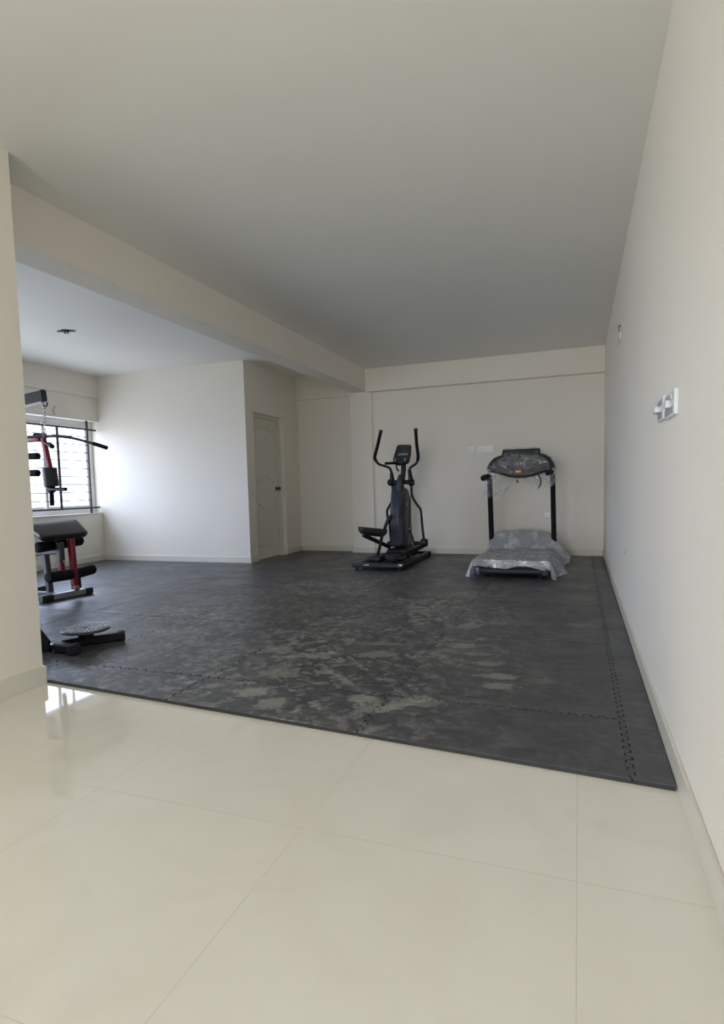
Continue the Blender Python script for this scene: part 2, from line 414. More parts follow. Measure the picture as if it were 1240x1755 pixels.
# translucent polythene film, creased; crease ridges scatter more light than the flat film
def film_material(name, a_lo, a_hi, tint, radial=None, size=1.0, gloss=.25, bmp=.04):
    t = NT(name); t.t.nodes.remove(t.p)
    v = t.pos()
    cre = t.noise(t.vmath('MULTIPLY', v, (1.6, 1.6, 3.2)), 2.6*size, 2.5, .5, 1.4)
    cre2 = t.noise(t.vmath('MULTIPLY', v, (3.6, 1.1, 1.8)), 2.4*size, 2.5, .5, 1.8)
    cloud = t.noise(v, 5*size, 3, .5, .5)
    def ridge_of(n_, k): return t.math('SUBTRACT', 1.0, t.math('MULTIPLY', t.math('ABSOLUTE', t.math('SUBTRACT', n_, .5)), k), clamp=True)
    rid = t.math('MAXIMUM', ridge_of(cre.outputs[0], 16.0), t.math('MULTIPLY', ridge_of(cre2.outputs[0], 18.0), .75))
    rid = t.math('MULTIPLY', rid, t.ss(cloud.outputs[0], .38, .60, .15, 1.0))
    hgt = t.math('ADD', cre.outputs[0], t.math('MULTIPLY', cre2.outputs[0], .7))
    if radial:
        d = t.vmath('SUBTRACT', v, radial); s_ = t.n('ShaderNodeSeparateXYZ'); t.l(d, s_.inputs[0])
        ang = t.math('ARCTAN2', s_.outputs[2], s_.outputs[0])
        w = t.n('ShaderNodeCombineXYZ'); t.l(t.math('MULTIPLY', ang, 1.6), w.inputs[0]); t.l(t.math('MULTIPLY', t.vmath('LENGTH', d), 1.8), w.inputs[1])
        rn = t.noise(w.outputs[0], 2.4, 2, .5, .8)
        r3 = ridge_of(rn.outputs[0], 15.0)
        r3 = t.math('MULTIPLY', r3, t.ss(cloud.outputs[0], .36, .58, .25, 1.0))
        rid = t.math('MAXIMUM', t.math('MULTIPLY', rid, .55), r3)
        hgt = t.math('ADD', t.math('MULTIPLY', hgt, .4), t.math('MULTIPLY', rn.outputs[0], 1.6))
    dif = t.n('ShaderNodeBsdfDiffuse'); dif.inputs[0].default_value = (*tint, 1)
    trl = t.n('ShaderNodeBsdfTranslucent'); trl.inputs[0].default_value = (*tint, 1)
    glo = t.n('ShaderNodeBsdfGlossy'); glo.inputs['Roughness'].default_value = .2; glo.inputs[0].default_value = (.95, .96, .98, 1)
    tr = t.n('ShaderNodeBsdfTransparent')
    bp = t.n('ShaderNodeBump'); bp.inputs['Strength'].default_value = .8; bp.inputs['Distance'].default_value = bmp
    t.l(hgt, bp.inputs['Height'])
    for nd in (dif, trl, glo): t.l(bp.outputs[0], nd.inputs['Normal'])
    m1 = t.n('ShaderNodeMixShader'); m1.inputs[0].default_value = .35; t.l(dif.outputs[0], m1.inputs[1]); t.l(trl.outputs[0], m1.inputs[2])
    m2 = t.n('ShaderNodeMixShader'); m2.inputs[0].default_value = gloss; t.l(m1.outputs[0], m2.inputs[1]); t.l(glo.outputs[0], m2.inputs[2])
    al = t.math('ADD', a_lo, t.math('MULTIPLY', rid, a_hi-a_lo))
    al = t.math('ADD', al, t.ss(cloud.outputs[0], .40, .62, -.04, .10), clamp=True)
    m3 = t.n('ShaderNodeMixShader'); t.l(al, m3.inputs[0]); t.l(tr.outputs[0], m3.inputs[1]); t.l(m2.outputs[0], m3.inputs[2])
    t.l(m3.outputs[0], t.out.inputs[0])
    return t.m

# thin window glass
t = NT('window_glass'); t.t.nodes.remove(t.p)
tr = t.n('ShaderNodeBsdfTransparent'); tr.inputs[0].default_value = (.95, .97, .97, 1)
gl = t.n('ShaderNodeBsdfGlossy'); gl.inputs['Roughness'].default_value = .02
mx = t.n('ShaderNodeMixShader'); mx.inputs[0].default_value = .05; t.l(tr.outputs[0], mx.inputs[1]); t.l(gl.outputs[0], mx.inputs[2])
t.l(mx.outputs[0], t.out.inputs[0])
m_glass = t.m

# ------------------------------------------------------------------ the room
XR, XL = .33, -6.96
BY0, BY1 = 2.60, 4.65                              # unseen glazed opening behind the near wall, added for more daylight
SY0, SY1, SZ0, SZ1 = -.9, .4, .8, 2.1                # unseen side opening, added to light the right wall
YB, YA, YCOL, YW = 8.90, 9.07, 8.86, 7.377       # back wall, alcove wall, column face, side block face
XD, HC = -4.347, 2.848
RX0, RX1, RZ0, RZ1 = -2.65, .18, .12, 2.6         # unseen opening behind the camera, added to light the back wall
XP, YP = -2.797, 2.446                            # near left wall face and its end
ZB = 2.52
T = .22

struct(MB().b(XL-T, XR+T, -6.2, YA+T, -.2, 0).build('floor', m_tile, smooth=False))
struct(MB().b(XL-T, XR+T, -6.2, YA+T, HC, HC+.2).build('ceiling', m_ceil, smooth=False))
struct(MB().b(XR, XR+T, -6.2, YA+T, 0, HC).build('wall_right', m_wall_r, smooth=False))
w = MB(); w.b(-3.0, XR, YB, YA+T, 0, HC); w.b(XD-T, -3.0, YA, YA+T, 0, HC)
struct(w.build('wall_back', m_wall, smooth=False))
struct(MB().b(-3.345, -2.985, YCOL, YA, 0, ZB).build('trim_1', m_wall, smooth=False, bevel=.004))           # column
struct(MB().b(-3.305, -3.054, YP+.01, YA, ZB, HC).build('trim_2', m_wall, smooth=False, bevel=.003))            # main beam
struct(MB().b(-3.054, XR, YB-.13, YB, 2.505, HC).build('trim_3', m_wall, smooth=False, bevel=.003))             # beam along back wall
struct(MB().b(XD, -3.305, YA-.06, YA, 2.50, HC).build('trim_4', m_wall, smooth=False, bevel=.003))              # alcove header
struct(MB().b(XL-T, XD, YW, YW+T, 0, HC).build('wall_middle', m_wall, smooth=False))
DY0, DY1, DZ = 7.60, 8.53, 2.165
w = MB(); w.b(XD-T, XD, YW+T, DY0, 0, HC); w.b(XD-T, XD, DY1, YA, 0, HC); w.b(XD-T, XD, DY0, DY1, DZ, HC)
struct(w.build('wall_side', m_wall, smooth=False))
# window wall: parapet, jamb and lintel leave the opening
WY0, WY1, WZ0, WZ1 = 4.85, 7.377, .745, 2.16
w = MB(); w.b(XL-T, XL, BY1, WY1, 0, WZ0); w.b(XL-T, XL, 2.25, BY0, 0, WZ0); w.b(XL-T, XL, BY1, WY0, WZ0, WZ1); w.b(XL-T, XL, 2.25, BY0, WZ0, WZ1); w.b(XL-T, XL, 2.25, WY1, WZ1, HC)
struct(w.build('wall_left', m_wall, smooth=False))
struct(MB().b(XL, XL+.035, 2.446, YW, ZB, HC).build('trim_5', m_wall, smooth=False, bevel=.003))                # beam over window
struct(MB().b(XL, XL+.012, WY0, WY1-.002, WZ1, WZ1+.022).build('lintel_lit_edge', m_frame, smooth=False, bevel=.002))       # white strip put in for the lit lower edge of the lintel
struct(MB().b(XL-T, XL+.012, WY0, WY1, WZ0, WZ0+.018).build('trim_6', m_skirt, smooth=False, bevel=.004))       # window sill slab
w = MB(); w.b(XL-T, XP, YP-.2, YP, 0, HC)
struct(w.build('wall_near', m_wall, smooth=False))
w = MB(); w.b(XP-.2, XP, SY1, YP-.2, 0, HC); w.b(XP-.2, XP, -6.0, SY0, 0, HC); w.b(XP-.2, XP, SY0, SY1, SZ1, HC); w.b(XP-.2, XP, SY0, SY1, 0, SZ0)
struct(w.build('wall_entrance', m_wall, smooth=False))
w = MB(); w.b(XP-.2, RX0, -6.2, -6.0, 0, HC); w.b(RX1, XR, -6.2, -6.0, 0, HC); w.b(RX0, RX1, -6.2, -6.0, 0, RZ0); w.b(RX0, RX1, -6.2, -6.0, RZ1, HC)
struct(w.build('wall_rear', m_wall, smooth=False))
w = MB(); w.b(XD-T-1.3, XD-T, YA, YA+T, 0, HC); w.b(XD-T-1.5, XD-T-1.3, YW+T, YA+T, 0, HC)
struct(w.build('added_wall_behind_door', m_wall, smooth=False))  # unseen walls added to stop daylight leaking under the door
w3 = MB(); w3.b(RX0, RX1, -6.13, -6.07, RZ0, RZ0+.06); w3.b(RX0, RX1, -6.13, -6.07, RZ1-.06, RZ1)
for k in range(4):
    x_ = RX0 + (RX1-RX0-.06)*k/3; w3.b(x_, x_+.06, -6.13, -6.07, RZ0+.06, RZ1-.06)
rear_fill = struct(w3.build('added_rear_window', m_frame, smooth=False, bevel=.003))  # added window out of view, a soft frontal fill for the back wall
for k in range(3):
    x_ = RX0 + (RX1-RX0-.06)*k/3; MB().b(x_+.06, x_+(RX1-RX0-.06)/3, -6.103, -6.097, RZ0+.06, RZ1-.06).build('window_pane', m_glass, rear_fill, smooth=False)

# skirting
SH, ST = .10, .013
def skirt(name, *boxes):
    w = MB()
    for bx in boxes: w.b(*bx, 0, SH)
    struct(w.build(name, m_skirt, smooth=False, bevel=.003))
skirt('baseboard_right', (XR-ST, XR, -6.0, YB-ST))
skirt('baseboard_back', (-2.985, XR, YB-ST, YB), (-3.345-ST, -2.985+ST, YCOL-ST, YCOL), (-3.345-ST, -3.345, YCOL, YA-ST), (XD, -3.345, YA-ST, YA))
skirt('baseboard_middle', (XL, XD+ST, YW-ST, YW))
skirt('baseboard_side', (XD, XD+ST, YW, DY0), (XD, XD+ST, DY1-ST, YA-ST), (XD-.068, XD, DY1-ST, DY1), (XD-.068, XD, DY0, DY0+ST))
skirt('baseboard_window', (XL, XL+ST, BY1, YW-ST))
skirt('baseboard_near', (XL+ST, XP+ST, YP, YP+ST))
skirt('baseboard_entrance', (XP, XP+ST, 1.0, YP))

# door in the side wall: frame, moulded leaf, knob
XF = XD-.09
fr = MB(); fr.b(XF-.06, XF+.02, DY0, DY0+.05, 0, DZ); fr.b(XF-.06, XF+.02, DY1-.05, DY1, 0, DZ); fr.b(XF-.06, XF+.02, DY0+.05, DY1-.05, DZ-.05, DZ)
door = struct(MB().b(XF-.045, XF-.008, DY0+.052, DY1-.052, .012, DZ-.052).build('door_1', m_door, smooth=False, bevel=.002))
fr.build('door_frame', m_door, door, smooth=False, bevel=.003)
def ridge(mb, pts, wdt=.030, hgt=.012, x=XF-.008, closed=True):
    """raised half-round moulding on the door leaf; pts are (y, z)"""
    P = [Vector((x, y, z)) for y, z in pts]
    if closed: P.append(P[0]); 
    prof = [(wdt/2*math.cos(a), hgt*math.sin(a)) for a in [math.pi*i/6 for i in range(7)]] + [(-wdt/2, -.002), (wdt/2, -.002)]
    n = len(P); rings = []
    for i in range(n):
        a = P[(i-1) % (n-1)] if closed else P[max(0, i-1)]; b_ = P[(i+1) % (n-1)] if closed else P[min(n-1, i+1)]
        if closed and i == n-1: a, b_ = P[n-2], P[1]
        d = (b_-a).normalized(); s_ = Vector((0, -d.z, d.y))
        rings.append([P[i] + s_*pa + Vector((pb, 0, 0)) for pa, pb in prof])
    mb.ring_loft(rings, cap=not closed)
ya, yb = DY0+.16, DY1-.16; yc = (ya+yb)/2
def wave(y):   # camber of a moulded panel rail
    s_ = (y-ya)/(yb-ya); return .5-.5*math.cos(2*math.pi*s_)
N = 24
top = [(ya, 2.0-.0), (yb, 2.0)]
low = [(yb+(ya-yb)*i/N, 1.17 + .10*wave(yb+(ya-yb)*i/N)*(1)) for i in range(N+1)]
topc = [(ya+(yb-ya)*i/N, 1.93+.06*wave(ya+(yb-ya)*i/N)) for i in range(N+1)]
mb = MB(); ridge(mb, topc+low); mb.build('upper_panel_moulding', m_door, door, ang=60)
upc = [(ya+(yb-ya)*i/N, .86-.10*wave(ya+(yb-ya)*i/N)) for i in range(N+1)]
mb = MB(); ridge(mb, upc+[(yb, .22), (ya, .22)]); mb.build('lower_panel_moulding', m_door, door, ang=60)
ky, kz = DY1-.115, 1.065
kn = MB(); kn.lathe((XF-.008, ky, kz), [(.0, 0), (.033, 0), (.033, .006), (.014, .010), (.012, .032), (.024, .040), (.030, .052), (.026, .064), (.0, .068)], 28, rotm(0, math.pi/2, 0))
kn.build('door_handle', m_brass, door)
for zz in (.3, 1.2, 1.9):
    pass

# window 1: sliding sashes behind an iron grille
FX = -7.12
win = MB()
win.b(FX-.03, FX+.03, WY0, WY1, WZ0+.02, WZ0+.09); win.b(FX-.03, FX+.03, WY0, WY1, WZ1-.055, WZ1)
win.b(FX-.03, FX+.03, WY0, WY0+.05, WZ0+.09, WZ1-.055); win.b(FX-.03, FX+.03, WY1-.09, WY1, WZ0+.09, WZ1-.055)
window = struct(win.build('window_1', m_frame, smooth=False, bevel=.003))
def sash(y0, y1, x, nm='window_sash'):
    s_ = MB(); a = .05
    s_.b(x-.012, x+.012, y0, y0+a, WZ0+.09, WZ1-.055); s_.b(x-.012, x+.012, y1-a, y1, WZ0+.09, WZ1-.055)
    s_.b(x-.012, x+.012, y0+a, y1-a, WZ0+.09, WZ0+.09+a); s_.b(x-.012, x+.012, y0+a, y1-a, WZ1-.055-a, WZ1-.055)
    o = s_.build(nm, m_frame, window, smooth=False, bevel=.002)
    MB().b(x-.003, x+.003, y0+a, y1-a, WZ0+.09+a, WZ1-.055-a).build('window_pane', m_glass, o, smooth=False)
sash(WY1-.93, WY1-.09, FX+.014); sash(5.62, WY1-.86, FX-.014); sash(WY0+.05, 5.68, FX+.014)
bd = MB(); bd.b(FX-.03, FX+.03, BY0, BY1, 0, .06); bd.b(FX-.03, FX+.03, BY0, BY1, WZ1-.06, WZ1)
for y in (BY0, (BY0+BY1)/2-.03, BY1-.06): bd.b(FX-.03, FX+.03, y, y+.06, .06, WZ1-.06)
added_door = struct(bd.build('added_glass_door', m_frame, smooth=False, bevel=.003))  # added glazed door, never in view, spreads daylight through the room
for y in (BY0+.06, (BY0+BY1)/2+.03): MB().b(FX-.003, FX+.003, y, y+(BY1-BY0)/2-.09, .06, WZ1-.06).build('added_door_pane', m_glass, added_door, smooth=False)
# grille
gx = XL-.02
g = thing('window_grille', 'black iron security grille of thin horizontal bars fixed across the white sliding window', 'window grille', (gx, 6.1, WZ0+.018))
mb = MB(); mb.b(gx-.006, gx+.006, WY0+.02, WY1-.03, 2.018, 2.042); mb.b(gx-.006, gx+.006, WY0+.02, WY1-.03,   .833, .857)
mb.build('frame_bar', m_iron, g, smooth=False)
for k in range(9):
    z = 2.03 - (k+1)*.1185
    MB().tube([(gx, WY0+.02, z), (gx, 7.17, z)], .0065, 8, smooth=False).build('horizontal_bar', m_iron, g)
mb = MB(); mb.b(gx-.010, gx+.010, 7.152, 7.182, WZ0+.018, WZ1); mb.build('post', m_iron, g, smooth=False, bevel=.002)
for y in (6.605, 6.035, 5.465, 4.90):
    MB().b(gx-.004, gx+.006, y-.021, y+.021, .85, 2.02).build('flat_bar', m_iron, g, smooth=False)
# added side window, out of view, throwing cool daylight on the right wall
w2 = MB(); X2 = XP-.1
w2.b(X2-.03, X2+.03, SY0, SY1, SZ0, SZ0+.06); w2.b(X2-.03, X2+.03, SY0, SY1, SZ1-.06, SZ1)
for y in (SY0, (SY0+SY1)/2-.03, SY1-.06): w2.b(X2-.03, X2+.03, y, y+.06, SZ0+.06, SZ1-.06)
side_fill = struct(w2.build('added_side_window', m_frame, smooth=False, bevel=.003))
for y in (SY0+.06, (SY0+SY1)/2+.03): MB().b(X2-.003, X2+.003, y, y+(SY1-SY0)/2-.09, SZ0+.06, SZ1-.06).build('window_pane', m_glass, side_fill, smooth=False)

# ------------------------------------------------------------------ interlocking rubber mats
def teeth(L, pitch=.062, amp=.011):
    """offsets (s, d) along a seam of length L: dovetail wave"""
    n = max(1, round(L/pitch)); p = L/n; out = []
    for k in range(n):
        s0 = k*p
        out += [(s0+p*.08, -amp), (s0+p*.46, -amp), (s0+p*.54, amp), (s0+p*.92, amp)]
    out[0] = (0.0, 0.0); out[-1] = (L, 0.0)
    return out
GAP = .0019
MH = .018
def edge_x(yv, xa, xb, n):   # horizontal seam between (xa, yv) and (xb, yv); n = 0 no teeth
    return [(xa+s_, yv+d) for s_, d in teeth(xb-xa)] if n else [(xa, yv), (xb, yv)]
def edge_y(xv, y0, y1, n):
    return [(xv+d, y0+s_) for s_, d in teeth(y1-y0)] if n else [(xv, y0), (xv, y1)]
xs = [XL+ST+.004, -6.08, -5.04, -4.01, -2.97, -1.92, -.87, .18, XR-ST-.004]
def near(x): return max(2.462, 0) if x < XP else 2.462-.088*(x-XP)
rows = [None, 2.76, 4.03, 5.28, 6.50, YW-ST-.004, 8.885]
strip_rows = [None, 3.77, 5.02, 6.27, 7.52, YB-ST-.006]
def mat_tile(poly, label, grp):
    bm = bmesh.new()
    # pull the outline in by half the gap
    n = len(poly); area = sum(poly[i][0]*poly[(i+1) % n][1]-poly[(i+1) % n][0]*poly[i][1] for i in range(n))
    if area < 0: poly = poly[::-1]
    ins = []
    for i in range(n):
        a, b_, c_ = Vector(poly[i-1]), Vector(poly[i]), Vector(poly[(i+1) % n])
        e1 = (b_-a); e2 = (c_-b_)
        if e1.length < 1e-6 or e2.length < 1e-6: continue
        e1.normalize(); e2.normalize()
        n1 = Vector((-e1.y, e1.x)); n2 = Vector((-e2.y, e2.x)); m_ = (n1+n2)
        m_ = m_.normalized()*min(GAP/max(.35, m_.normalized().dot(n1)), GAP*2)
        ins.append(b_+m_)
    cx = sum(p.x for p in ins)/len(ins); cy = sum(p.y for p in ins)/len(ins)
    lo = [bm.verts.new((p.x-cx, p.y-cy, 0)) for p in ins]; mi = [bm.verts.new((p.x-cx, p.y-cy, MH-.002)) for p in ins]
    ctr = []
    for i, p in enumerate(ins):
        a, b_, c_ = ins[i-1], ins[i], ins[(i+1) % len(ins)]
        e1 = (b_-a).normalized(); e2 = (c_-b_).normalized()
        m_ = (Vector((-e1.y, e1.x))+Vector((-e2.y, e2.x))).normalized()*.0026
        ctr.append(bm.verts.new((p.x-cx+m_.x, p.y-cy+m_.y, MH)))
    k = len(ins)
    for A, B in ((lo, mi), (mi, ctr)):
        for i in range(k): bm.faces.new((A[i], A[(i+1) % k], B[(i+1) % k], B[i]))
    for tri in geometry.tessellate_polygon([[Vector((q.co.x, q.co.y, 0)) for q in ctr]]):
        try: bm.faces.new([ctr[q] for q in tri])
        except ValueError: pass
    bmesh.ops.recalc_face_normals(bm, faces=bm.faces[:])
    me = bpy.data.meshes.new('rubber_mat'); bm.to_mesh(me); bm.free(); me.materials.append(m_mat)
    o = bpy.data.objects.new('rubber_mat', me); o.location = (cx, cy, .0005); COL.objects.link(o)
    tag(o, label, 'floor mat', grp)
    return o
G1 = 'interlocking rubber mats covering the room'
MAT_NOTES = {(3, 1): 'black rubber mat under the far foot of the round waist twister, its right half bare'}
for i in range(7):
    x0, x1 = xs[i], xs[i+1]
    nr = 5 if x1 < XD-.5 else 6
    for j in range(nr):
        y1 = rows[j+1]
        y0 = rows[j]
        xx0, tl = x0, (i > 0)
        if j == 5 and x0 < XD:
            xx0, tl = XD+ST+.004, False
        left_has = tl
        if j == 0:
            ya_, yb_ = near(xx0), near(x1)
            if xx0 < XP < x1: bottom = [(xx0, 2.462), (XP, 2.462), (x1, near(x1))]
            else: bottom = [(xx0, ya_), (x1, yb_)]
        else:
            ya_ = yb_ = y0
            if j == 5 and i == 2: bottom = [(xx0, y0), (x1, y0)]
            else: bottom = edge_x(y0, xx0, x1, 1)
            if j == 5 and i == 2: pass
        right = edge_y(x1, bottom[-1][1], y1 if j < 5 else None or y1, 1)
        if j < nr-1:
            if j == 4 and i == 2: topp = [(x0, y1), (x1, y1)]
            else: topp = edge_x(y1, xx0, x1, 1)
        elif j == 5:
            yt = YB-ST-.006
            if i == 2: yt = YA-ST-.006
            if i == 3: topp = [(xx0, YA-ST-.006), (-3.345-ST-.006, YA-ST-.006), (-3.345-ST-.006, YCOL-ST-.006), (x1, YCOL-ST-.006)]
            elif i == 4: topp = [(xx0, YCOL-ST-.006), (-2.985+ST+.004, YCOL-ST-.006), (-2.985+ST+.004, yt), (x1, yt)]
            else: topp = [(xx0, yt), (x1, yt)]
            right = edge_y(x1, y0, topp[-1][1] if i != 2 else YA-ST-.006, 1)
        else:
            topp = [(xx0, y1), (x1, y1)]
        lef = edge_y(xx0, bottom[0][1], topp[0][1], 1 if left_has else 0)
        if j == nr-1 and j == 4 and False: pass
        poly = bottom + right[1:-1] + topp[::-1] + lef[::-1][1:-1]
        seen = set(); pp = []
        for q in poly:
            kq = (round(q[0], 5), round(q[1], 5))
            if pp and (abs(pp[-1][0]-q[0]) + abs(pp[-1][1]-q[1])) < 1e-5: continue
            pp.append(q)
        if abs(pp[0][0]-pp[-1][0]) + abs(pp[0][1]-pp[-1][1]) < 1e-5: pp.pop()
        RN = ['', 'second', 'third', 'fourth', 'fifth', 'farthest'][j] if j else 'cut front'
        CN = ['seventh', 'sixth', 'fifth', 'fourth', 'third', 'second', 'first'][i]
        note = MAT_NOTES.get((i, j))
        if j == 0: lab = 'narrow black rubber mat beside the cream tiles, %s column left of the wall strip' % CN
        elif note: lab = note
        else: lab = 'black rubber mat, %s row from the cream tiles, %s column from the right wall strips' % (RN, CN)
        gg = 'cut rubber mats along the tile edge' if j == 0 else G1
        mat_tile(pp, lab, gg)
for j in range(5):
    x0, x1 = xs[7], xs[8]
    y0 = strip_rows[j]; y1 = strip_rows[j+1]
    bottom = [(x0, near(x0)), (x1, near(x1))] if j == 0 else [(x0, y0), (x1, y0)]
    # the strip's toothed edge has to mesh with the rows beside it
    le = []
    ys = [near(x0)] + rows[1:5] + [YW-ST-.004, YB-ST-.006]
    for a, b_ in zip(ys, ys[1:]):
        le += edge_y(x0, a, b_, 1)
    lef = [(bottom[0])] + [q for q in le if bottom[0][1]+.004 < q[1] < y1-.004] + [(x0, y1)]
    poly = bottom + [(x1, y1), (x0, y1)] + [q for q in lef[::-1] if bottom[0][1]+.004 < q[1] < y1-.004]
    mat_tile(poly, 'slim black rubber mat strip at the right wall, %s' % ['the one nearest the cream tiles', 'second from the cream tiles', 'third from the cream tiles', 'fourth from the cream tiles', 'the one in the far corner'][j], 'rubber mat strips along the right wall')

# ------------------------------------------------------------------ elliptical trainer
W = lambda u, v, Y: at(u, v, 'Y', Y)
base = Vector((-2.27, 7.7, MH))
el = thing('elliptical_trainer', 'black and navy elliptical cross trainer with tall curved arms standing before the wall column', 'exercise machine', base)
Z0 = MH
# base frame: front crossbar, four rails, rear crossbar
mb = MB(); y0 = 6.99
mb.box(((-2.64-2.0)/2, y0, Z0+.062), (.66, .13, .052), None, .014)
mb.build('rear_stabiliser', m_slate, el)
for x in (-2.60, -2.04):
    mb = MB(); mb.lathe((x, y0, Z0), [(0, 0), (.022, 0), (.026, .02), (.014, .026), (.012, .04), (0, .04)], 20); mb.build('levelling_foot', m_blackp, el)
mb = MB(); mb.box((-2.015, y0-.05, Z0+.075), (.05, .05, .03), None, .006); mb.build('end_badge', m_silver, el)
mb = MB(); mb.box((-2.45, y0-.066, Z0+.072), (.07, .006, .018), None, .002); mb.build('front_label', m_silver, el)
for (ua, ub) in ((622, 700), (636, 706), (662, 716), (677, 722)):
    a = W(ua, 969, 7.03); a.z = Z0+.062
    b_ = Vector((a.x+.03, 8.05, Z0+.075))
    mb = MB(); mb.tube([a, b_], .019, 14, smooth=False); mb.build('rail', m_tube, el)
# outer beams that carry the frame to the rear bar
mb = MB(); mb.bar((-2.035, 7.04, Z0+.05), (-2.035, 8.42, Z0+.05), .05, .06); mb.bar((-2.60, 7.04, Z0+.05), (-2.50, 8.42, Z0+.05), .05, .06)
mb.bar((-2.32, 7.04, Z0+.045), (-2.32, 8.42, Z0+.045), .07, .05)
mb.build('base_frame', m_black, el)
mb = MB(); mb.capsule((-2.66, 8.44, Z0+.045), (-1.99, 8.44, Z0+.045), .04, 18, .3); mb.build('front_stabiliser', m_black, el)
# plates in the middle of the frame
mb = MB(); mb.box((-2.33, 7.62, Z0+.10), (.52, .16, .035), None, .01); mb.box((-2.30, 7.55, Z0+.135), (.24, .22, .04), None, .012); mb.build('cross_plate', m_black, el)
# shroud around the flywheel: dark side shells and a navy spine in front
def shroud(x0, x1, prof, name, m, rnd=.25):
    mb = MB(); rings = []
    n = 9
    for i in range(n):
        s_ = i/(n-1); k = 1 - rnd*abs(2*s_-1)**3.0
        cyy = sum(p[0] for p in prof)/len(prof); czz = sum(p[1] for p in prof)/len(prof)
        inset = .028*abs(2*s_-1)**4
        ring = []
        for (yy, zz) in prof:
            d = Vector((yy-cyy, zz-czz)); L = d.length; d = d*(1-inset/max(L, .05))
            ring.append((x0+(x1-x0)*s_, cyy+d.x, czz+d.y))
        rings.append(ring)
    mb.ring_loft(rings); return mb.build(name, m, el, ang=50)
def smooth2(pts, n=6):
    q = catmull([(a, b_, 0) for a, b_ in pts] + [(pts[0][0], pts[0][1], 0)], n); return [(p.x, p.y) for p in q[:-1]]
side = smooth2([(7.84, .22), (7.81, .45), (7.76, .66), (7.80, .86), (7.90, .98), (8.03, 1.03), (8.14, .98), (8.22, .80), (8.25, .55), (8.27, .32), (8.30, .20), (8.05, .17)])
shroud(-2.33, -2.215, side, 'flywheel_shroud', m_slate)
side2 = smooth2([(7.74, .25), (7.72, .40), (7.70, .54), (7.705, .64), (7.72, .78), (7.78, .95), (7.84, 1.06), (7.90, 1.10), (7.95, 1.02), (7.92, .80), (7.90, .50), (7.90, .22)])
shroud(-2.375, -2.225, side2, 'navy_front_cover', m_navy)
mb = MB(); mb.box((-2.30, 7.705, .645), (.150, .03, .006), None, .002); mb.build('cover_seam', m_dark, el)
mb = MB(); mb.sweep(catmull([(-2.212, 8.20, .92), (-2.210, 8.16, .60), (-2.210, 8.06, .42), (-2.210, 8.00, .22)], 8), [(-.004, -.006), (.004, -.006), (.004, .006), (-.004, .006)]); mb.build('shroud_stripe', m_grey, el)
mb = MB(); mb.box((-2.207, 7.98, .80), (.006, .03, .05), rotm(.25), .002); mb.build('side_badge', m_silver, el)
mb = MB(); mb.box((-2.28, 8.0, Z0+.14), (.30, .62, .10), None, .03); mb.build('base_cover', m_black, el)
# mast and console
mb = MB(); mb.sweep([W(689, 824, 7.86), W(691, 806, 7.84), W(691, 788, 7.80)], [(.034*math.cos(a), .034*math.sin(a)) for a in [math.pi*i/8 for i in range(16)]], up=(0, 1, 0)); mb.build('mast', m_slate, el)
mb = MB(); mb.sweep([W(685, 842, 7.84), W(685, 832, 7.83), W(686, 822, 7.83), W(687, 814, 7.84)], [(.048*math.cos(a), .045*math.sin(a)) for a in [math.pi*i/8 for i in range(16)]], up=(0, 1, 0), scales=[1.1, 1.1, 1.0, .7]); mb.build('mast_collar', m_slate, el)
yc = 7.70
pl = [W(673, 795, yc-.02), W(673, 787, yc-.02), W(676, 776, yc+.02), W(679.5, 765, yc+.06), W(682, 763.5, yc+.07), W(701, 763.5, yc+.07), W(703.5, 766, yc+.06), W(703, 780, yc+.01), W(700, 794, yc-.02), W(697, 796, yc-.02)]
mb = MB(); mb.ring_loft([[p for p in pl], [p+Vector((0, .045, .015)) for p in pl]]); con = mb.build('console', m_blackp, el, bevel=.006)
def face(us, y_, m, nm, th=.006):
    P = [W(u, v, y_(v)) for u, v in us]
    mb = MB(); mb.ring_loft([[p+Vector((0, -th, 0)) for p in P], [p+Vector((0, .004, 0)) for p in P]]); return mb.build(nm, m, con, smooth=False)
yf = lambda v: yc-.02 + (795-v)/31*.085
face([(681, 776), (699, 775.5), (700, 769), (683, 769)], yf, m_screen, 'display')
face([(680, 781), (698.5, 780), (699, 776.5), (681.5, 777)], yf, m_lcd, 'display_strip')
face([(683, 766.5), (701, 766), (701, 764.8), (684, 765)], yf, m_grey, 'top_trim')
face([(675, 791), (678, 791), (678.5, 785), (676, 785)], yf, m_lcd, 'speaker_grille')
face([(692, 790.5), (695, 790.5), (695.5, 784.5), (692.5, 784.5)], yf, m_lcd, 'speaker_grille')
mb = MB(); mb.tube([W(659, 794.5, 7.55), W(668, 794, 7.58), W(676, 794, 7.64), W(684, 796, 7.74)], .017, 12); mb.tube([W(697, 792, 7.62), W(693, 794, 7.66), W(687, 796, 7.74)], .017, 12)
mb.build('pulse_grip_bar', m_foam, el)
mb = MB(); mb.tube([W(679, 796, 7.70), W(679.5, 803, 7.72), W(683, 807, 7.78)], .010, 10); mb.build('cable_loop', m_black, el)
